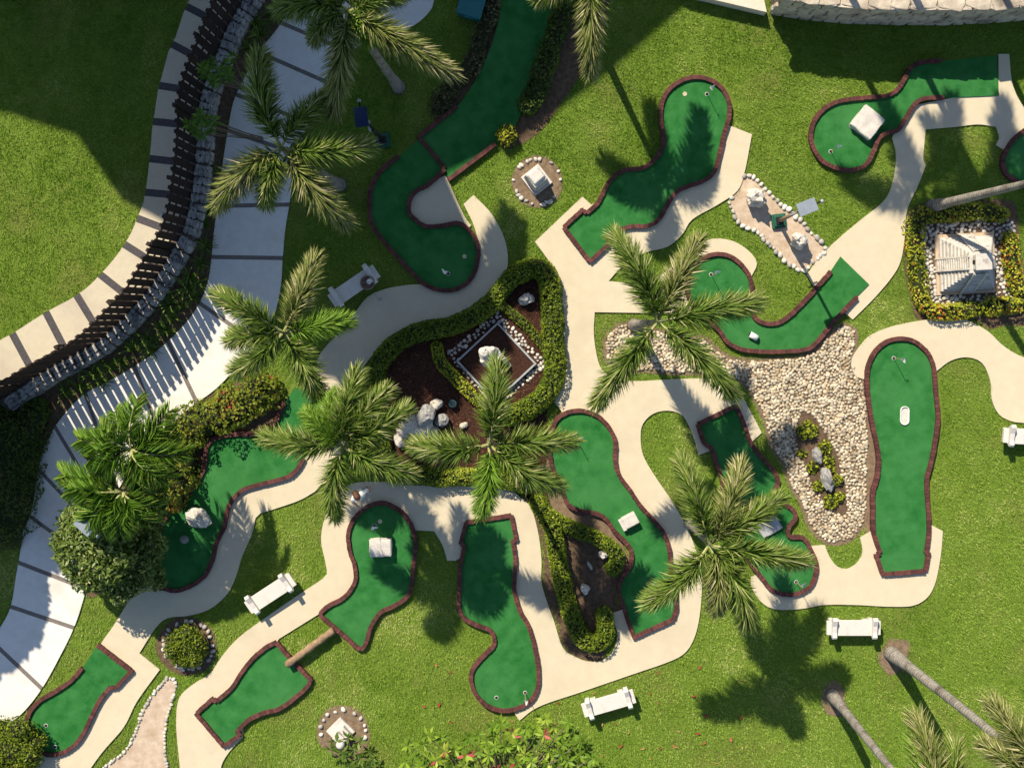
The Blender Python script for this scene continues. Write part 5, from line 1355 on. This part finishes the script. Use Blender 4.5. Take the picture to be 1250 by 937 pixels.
# ---- white carved pieces
t = empty('stone_shrine', P(655, 220, 0)); t.rotation_euler = (0, 0, math.radians(-52)); tag(t, 'white carved stone block on slab inside the round bed ringed with stones', 'sculpture')
m = MB(); m.box((0, 0, .05), (.66, .62, .10)); m.build('slab', 'white_stone', t, bevel=.015)
m = MB(); m.box((-.03, 0, .36), (.52, .50, .52), taper=.86); m.build('block', 'white_stone', t, bevel=.03)
m = MB(); m.box((-.05, 0, .665), (.40, .42, .09), .05, taper=.75); m.build('cap', 'white_stone', t, bevel=.03)
m = MB(); m.box((.235, 0, .30), (.05, .36, .28)); m.build('carved_panel', 'limestone', t)
t = empty('stone_sculpture', P(418, 893, 0)); t.rotation_euler = (0, 0, math.radians(45)); tag(t, 'white stone sculpture of stacked blocks half covered by leafy plant', 'sculpture')
m = MB(); m.box((0, .06, .05), (.58, .60, .10)); m.build('slab', 'white_stone', t, bevel=.015)
m = MB(); m.box((-.10, -.05, .23), (.26, .36, .26), .1); m.build('block', 'white_stone', t, bevel=.02)
m = MB(); m.box((.13, -.02, .20), (.18, .32, .20), -.05); m.build('block', 'white_stone', t, bevel=.02)
m = MB(); m.lathe([(.03, 0), (.12, .05), (.13, .13), (.07, .21), (.02, .22)], c=(-.16, -.16, .32), n=12); m.build('head', 'white_stone', t, True)

def blobs_mesh(name, parts, voxel, m, parent, loc=(0, 0, 0), rz=0):
    """ellipsoids and tapered limbs fused into one continuous surface"""
    mb = MB()
    for p in parts:
        if p[0] == 'e':
            _, c, r = p
            mb.lathe([(max(.001, math.sin(a)), -math.cos(a)) for a in [math.pi * i / 8 for i in range(9)]], n=12)
            k = len(mb.v) - 9 * 12
            for i in range(k, len(mb.v)): v = mb.v[i]; mb.v[i] = (c[0] + v[0] * r[0], c[1] + v[1] * r[1], c[2] + v[2] * r[2])
        else: mb.tube(p[1], p[2], 10)
    o = mb.build(name, m, parent, True)
    o.location = loc; o.rotation_euler = (0, 0, rz)
    md = o.modifiers.new('fuse', 'REMESH'); md.mode = 'VOXEL'; md.voxel_size = voxel; md.use_smooth_shade = True
    sm = o.modifiers.new('soft', 'SMOOTH'); sm.iterations = 3; sm.factor = .5
    return o
# statue on its framed square
c0 = P(606, 442, 0)
fr = empty('statue_planter', c0, math.radians(-47)); tag(fr, 'square planter of pale slabs filled with bark under the statue', 'planter')
for i, (x, y, w_, d_) in enumerate([(0, .78, 1.62, .055), (0, -.78, 1.62, .055), (.78, 0, .055, 1.50), (-.78, 0, .055, 1.50)]):
    m = MB(); m.box((x, y, .09), (w_, d_, .18)); m.build('side_slab', 'grey_slab', fr, bevel=.01)
m = MB(); m.box((0, 0, .06), (1.48, 1.48, .11)); m.build('bark_fill', 'mulch', fr)
m = MB(); m.add([(.40, .745, .185), (.745, .745, .185), (.745, .40, .185), (.60, .60, .185)], [(0, 3, 2, 1)])
q = P(597, 434, .4)
st = empty('statue', (q.x, q.y, .115), math.radians(-40)); st.scale = (1.2, 1.05, 1.15); tag(st, 'white stone seated figure statue on the bark filled square', 'statue')
blobs_mesh('body', [('e', (0, 0, .22), (.26, .23, .24)), ('e', (-.08, 0, .42), (.17, .21, .22)), ('t', [(-.1, 0, .55), (-.13, 0, .66)], [.08, .07]), ('e', (-.16, 0, .76), (.105, .095, .13)), ('e', (-.17, .09, .86), (.03, .03, .05)),
     ('t', [(-.06, .2, .5), (.06, .26, .33), (.22, .2, .28)], [.07, .06, .05]), ('t', [(-.06, -.2, .5), (.06, -.26, .33), (.22, -.2, .28)], [.07, .06, .05]),
     ('t', [(.05, .14, .15), (.32, .17, .30), (.42, .15, .05)], [.11, .09, .07]), ('t', [(.05, -.14, .15), (.32, -.17, .30), (.42, -.15, .05)], [.11, .09, .07]), ('e', (.47, .15, .04), (.1, .055, .04)), ('e', (.47, -.15, .04), (.1, .055, .04)),
     ('e', (-.265, 0, .75), (.02, .02, .03))], .022, 'white_stone', st)
m = MB(); m.lathe([(.11, 0), (.125, .03), (.09, .05)], c=(-.15, 0, .82), n=14); m.build('headdress', 'white_stone', st, True)
# ---- stepped pyramid
pc = P(1177, 322, 0)
py_ = empty('stepped_pyramid', pc, math.radians(3)); tag(py_, 'miniature white stepped pyramid with stairs and temple ringed by white pebbles', 'pyramid')
m = MB(); m.box((0, 0, .05), (1.66, 1.70, .10)); m.build('plinth', 'pyramid_trim', py_, bevel=.01)
NT = 9
for i in range(NT):
    w_ = 1.52 - i * .115; m = MB(); m.box((0, 0, .10 + .058 + i * .116), (w_, w_, .116), taper=.975); m.build('tier', 'pyramid', py_, bevel=.006)
for k in range(4):
    a = k * math.pi / 2; m = MB()
    for j in range(14):
        x = .80 - j * .0355; z1 = .10 + (j + 1) * (NT * .116) / 14
        m.box((x * math.cos(a), x * math.sin(a), (.10 + z1) / 2), (.036, .30, z1 - .10), a)
    st_ = m.build('staircase', 'pyramid', py_)
    for sy in (-.172, .172):
        m = MB(); A_ = [(.82, .10), (.86, .10), (.33, .10 + NT * .116 + .02), (.29, .10 + NT * .116 + .02)]
        m.add([(x * math.cos(a) - (sy + e) * math.sin(a), x * math.sin(a) + (sy + e) * math.cos(a), z) for e in (-.02, .02) for x, z in A_], [(0, 1, 2, 3), (7, 6, 5, 4), (0, 4, 5, 1), (1, 5, 6, 2), (2, 6, 7, 3), (3, 7, 4, 0)])
        m.build('balustrade', 'pyramid', st_)
zt = .10 + NT * .116
m = MB(); m.box((0, 0, zt + .12), (.40, .40, .24)); tp = m.build('temple', 'pyramid', py_, bevel=.008)
m = MB(); m.box((0, 0, zt + .256), (.44, .44, .032)); m.build('roof', 'pyramid', tp)
for k in range(4):
    a = k * math.pi / 2; m = MB(); m.box((.2 * math.cos(a), .2 * math.sin(a), zt + .085), (.012, .11, .17), a); m.build('doorway', 'cup_dark', tp)

# ---- solar lamps
def solar_lamp(base, top, h, label, pm='panel', pang=0.3, foot=True, fix=True):
    b = P(*base, 0); t = empty('solar_lamp', b); tag(t, label, 'lamp post', 'solar lamp posts')
    e = P(top[0], top[1], h) - b
    if foot:
        m = MB(); m.box((0, 0, .06), (.40, .40, .12), .12); m.box((0, 0, .15), (.30, .30, .06), .12); f = m.build('foot', 'lamp_green', t, bevel=.02)
        m = MB(); m.box((0, 0, .19), (.20, .20, .05), .12); m.build('flange', 'lamp_black', f)
    m = MB(); m.tube([(0, 0, .12), e * .25, e * .5], [.055, .055, .05], 10); m.build('lower_pole', 'lamp_black' if not fix else 'lamp_post', t, True)
    m = MB(); m.tube([e * .5, e], [.045, .04], 10); m.build('upper_pole', 'lamp_black' if not fix else 'lamp_post', t, True)
    for k in (.62, .66, .70):
        m = MB(); m.box(e * k, (.30, .03, .03), pang); m.build('bracket', 'fixture', t)
    m = MB(); m.box((e.x, e.y, h + .03), (.50, .34, .04), pang); pn = m.build('solar_panel', pm, t, bevel=.008)
    d = Vector((math.cos(pang), math.sin(pang), 0))
    m = MB(); m.box((e.x + d.x * .30, e.y + d.y * .30, h - .02), (.16, .05, .05), pang); m.build('arm', 'lamp_black', t)
    m = MB(); m.lathe([(.02, 0), (.05, .02), (.05, .05), (.02, .07)], c=(e.x + d.x * .42, e.y + d.y * .42, h - .06), n=12); m.build('lamp_head', 'fixture', t, True)
    return t
solar_lamp((950, 270), (985, 253), 3.2, 'solar lamp post with pale panel on green foot standing in the sand strip', 'panel', .38)
solar_lamp((468, 172), (441, 143), 3.0, 'solar lamp post with dark blue panel in shade beside the hook lane', 'panel_dark', 1.7, True, False)
solar_lamp((140, 618), (104, 641), 3.3, 'solar lamp with white panel rising out of the round leafed tree', 'panel', -.75, False, False)
bpy.context.view_layer.update()
# ---- path lights on the cream tiles
for x, y, l in [(200, 263, 'small round path light on the tile lit by sun'), (244, 64, 'small path light on the shaded tiles beneath the sapling'), (89, 427, 'small path light at the fence foot near the lawn corner')]:
    t = empty('path_light', P(x, y, .3)); t.location.z = .055; tag(t, l, 'path light', 'path lights along the fence')
    m = MB(); m.lathe([(.05, 0), (.05, .02), (.03, .03), (.03, .22), (.05, .24)], n=12); m.build('stem', 'lamp_black', t)
    m = MB(); m.lathe([(.06, .24), (.085, .29), (.075, .34), (.03, .37)], n=14); m.build('globe', 'fixture', t, True)
# ---- teal bin, buried spotlight
t = empty('storage_box', P(578, 6, 0), math.radians(-17)); tag(t, 'teal plastic storage box on lawn beside the long lane vine strip', 'box')
m = MB(); m.box((0, 0, .26), (.62, .86, .52), taper=1.04); m.build('body', 'teal', t, bevel=.02)
m = MB(); m.box((0, 0, .555), (.70, .94, .06)); m.build('lid', 'teal', t, bevel=.02)
m = MB(); m.box((0, -.49, .52), (.2, .04, .04)); m.build('handle', 'teal', t)
t = empty('garden_spotlight', P(553, 492, 0)); tag(t, 'small round teal spotlight in the mulch behind boulder pile', 'spotlight')
m = MB(); m.lathe([(.03, 0), (.03, .08), (.10, .10), (.115, .20), (.10, .22)], n=14); m.build('housing', 'teal', t, True)
m = MB(); m.lathe([(.095, .221), (.05, .228), (.005, .229)], n=14); m.build('lens', 'hotel_glass', t)

# ---- the player standing at the boot shaped lane
ft = P(445, 596, 0); ft.z = 0.055
pe = empty('person', ft, math.radians(-60)); tag(pe, 'person in white top and blue shorts standing on path with putter', 'person')
blobs_mesh('body', [('t', [(.0, .09, .06), (.0, .095, .45), (.0, .09, .86)], [.042, .055, .085]), ('t', [(.0, -.09, .06), (.02, -.095, .45), (.0, -.09, .86)], [.042, .055, .085]),
     ('e', (.07, .10, .035), (.125, .045, .035)), ('e', (.07, -.10, .035), (.125, .045, .035)),
     ('e', (0, 0, .93), (.115, .16, .14)), ('t', [(0, 0, .95), (0, 0, 1.12), (0, 0, 1.34)], [.125, .115, .13]), ('e', (0, .08, 1.33), (.09, .10, .08)), ('e', (0, -.08, 1.33), (.09, .10, .08)),
     ('t', [(0, 0, 1.36), (.015, 0, 1.47)], [.05, .048]), ('e', (.02, 0, 1.56), (.095, .076, .118)), ('e', (.115, 0, 1.55), (.018, .012, .02)), ('e', (.02, .078, 1.55), (.02, .012, .028)), ('e', (.02, -.078, 1.55), (.02, .012, .028)),
     ('t', [(0, .16, 1.34), (-.02, .36, 1.16)], [.052, .042]), ('t', [(-.02, .36, 1.16), (.06, .20, .99)], [.042, .030]), ('e', (.075, .175, .97), (.05, .03, .02)),
     ('t', [(0, -.16, 1.34), (.08, -.26, 1.12)], [.052, .042]), ('t', [(.08, -.26, 1.12), (.30, -.20, 1.02)], [.042, .030]), ('e', (.345, -.19, 1.01), (.045, .035, .022)),
     *[('t', [(.37, -.205 + .012 * k, 1.012), (.405 + .006 * (k % 2), -.205 + .012 * k, .995), (.40, -.205 + .012 * k, .965)], [.0085, .008, .007]) for k in range(-1, 3)], ('t', [(.34, -.165, 1.01), (.375, -.155, .995)], [.010, .008])], .013, 'skin', pe)
blobs_mesh('top', [('t', [(0, 0, .93), (0, 0, 1.10), (0, 0, 1.36)], [.155, .140, .145]), ('e', (0, .09, 1.33), (.105, .12, .095)), ('e', (0, -.09, 1.33), (.105, .12, .095)),
     ('t', [(0, .15, 1.34), (-.015, .28, 1.23)], [.068, .062]), ('t', [(0, -.15, 1.34), (.045, -.22, 1.22)], [.068, .062])], .018, 'white_cloth', pe)
blobs_mesh('shorts', [('e', (0, 0, .92), (.145, .185, .12)), ('t', [(0, .09, .90), (.005, .098, .62)], [.105, .10]), ('t', [(0, -.09, .90), (.01, -.098, .62)], [.105, .10])], .018, 'denim', pe)
blobs_mesh('hair', [('e', (-.012, 0, 1.60), (.105, .095, .105)), ('t', [(-.07, 0, 1.60), (-.12, .0, 1.48), (-.13, 0, 1.30)], [.085, .085, .05])], .014, 'hair', pe)
m = MB()
m.box((.08, .10, .012), (.26, .095, .03)); m.box((.08, -.10, .012), (.26, .095, .03)); m.build('shoes', 'shoe', pe, bevel=.01)
R_ = Matrix.Rotation(math.radians(-60), 3, 'Z')
ga = ft + R_ @ Vector((.385, -.195, 1.04)); gb = ft + R_ @ Vector((.50, -.12, .01)); putter(tuple(ga), tuple(gb), 'putter held by the standing person at the lane')

# ---- fallen leaves
lf = scatter([(540, 760), (900, 770), (930, 830), (900, 937), (560, 937), (500, 880)], 60, 13)
lf = [p for p in lf if not nograss[int(p[1] - RY0), int(p[0] - RX0)]]
LM = []
for i in range(5):
    m = MB(); r = random.Random(i); m.add([(-.07, 0, .0), (-.02, -.028, .012), (.04, -.024, .015), (.08, 0, .03), (.04, .024, .02), (-.02, .028, .016), (0, 0, 0)], [(6, 0, 1), (6, 1, 2), (6, 2, 3), (6, 3, 4), (6, 4, 5), (6, 5, 0)])
    me = m.mesh('fallen_leaf'); me.attributes['rv'].data.foreach_set('value', [i / 4] * 6); me.materials.append(MATS['fallen']); LM.append(me)
for i, p in enumerate(lf):
    o = bpy.data.objects.new('fallen_leaf', LM[i % 5]); COL.objects.link(o); q = P(p[0], p[1], 0); o.location = (q.x, q.y, .045)
    o.rotation_euler = (rnd.uniform(-.2, .2), rnd.uniform(-.2, .2), rnd.uniform(0, 6.28)); s = rnd.uniform(.55, 1.15); o.scale = (s, s * rnd.uniform(.8, 1.3), 1)
    tag(o, 'fallen red brown leaf lying on the lawn around the white bench', 'leaf', 'fallen leaves on the lawn')
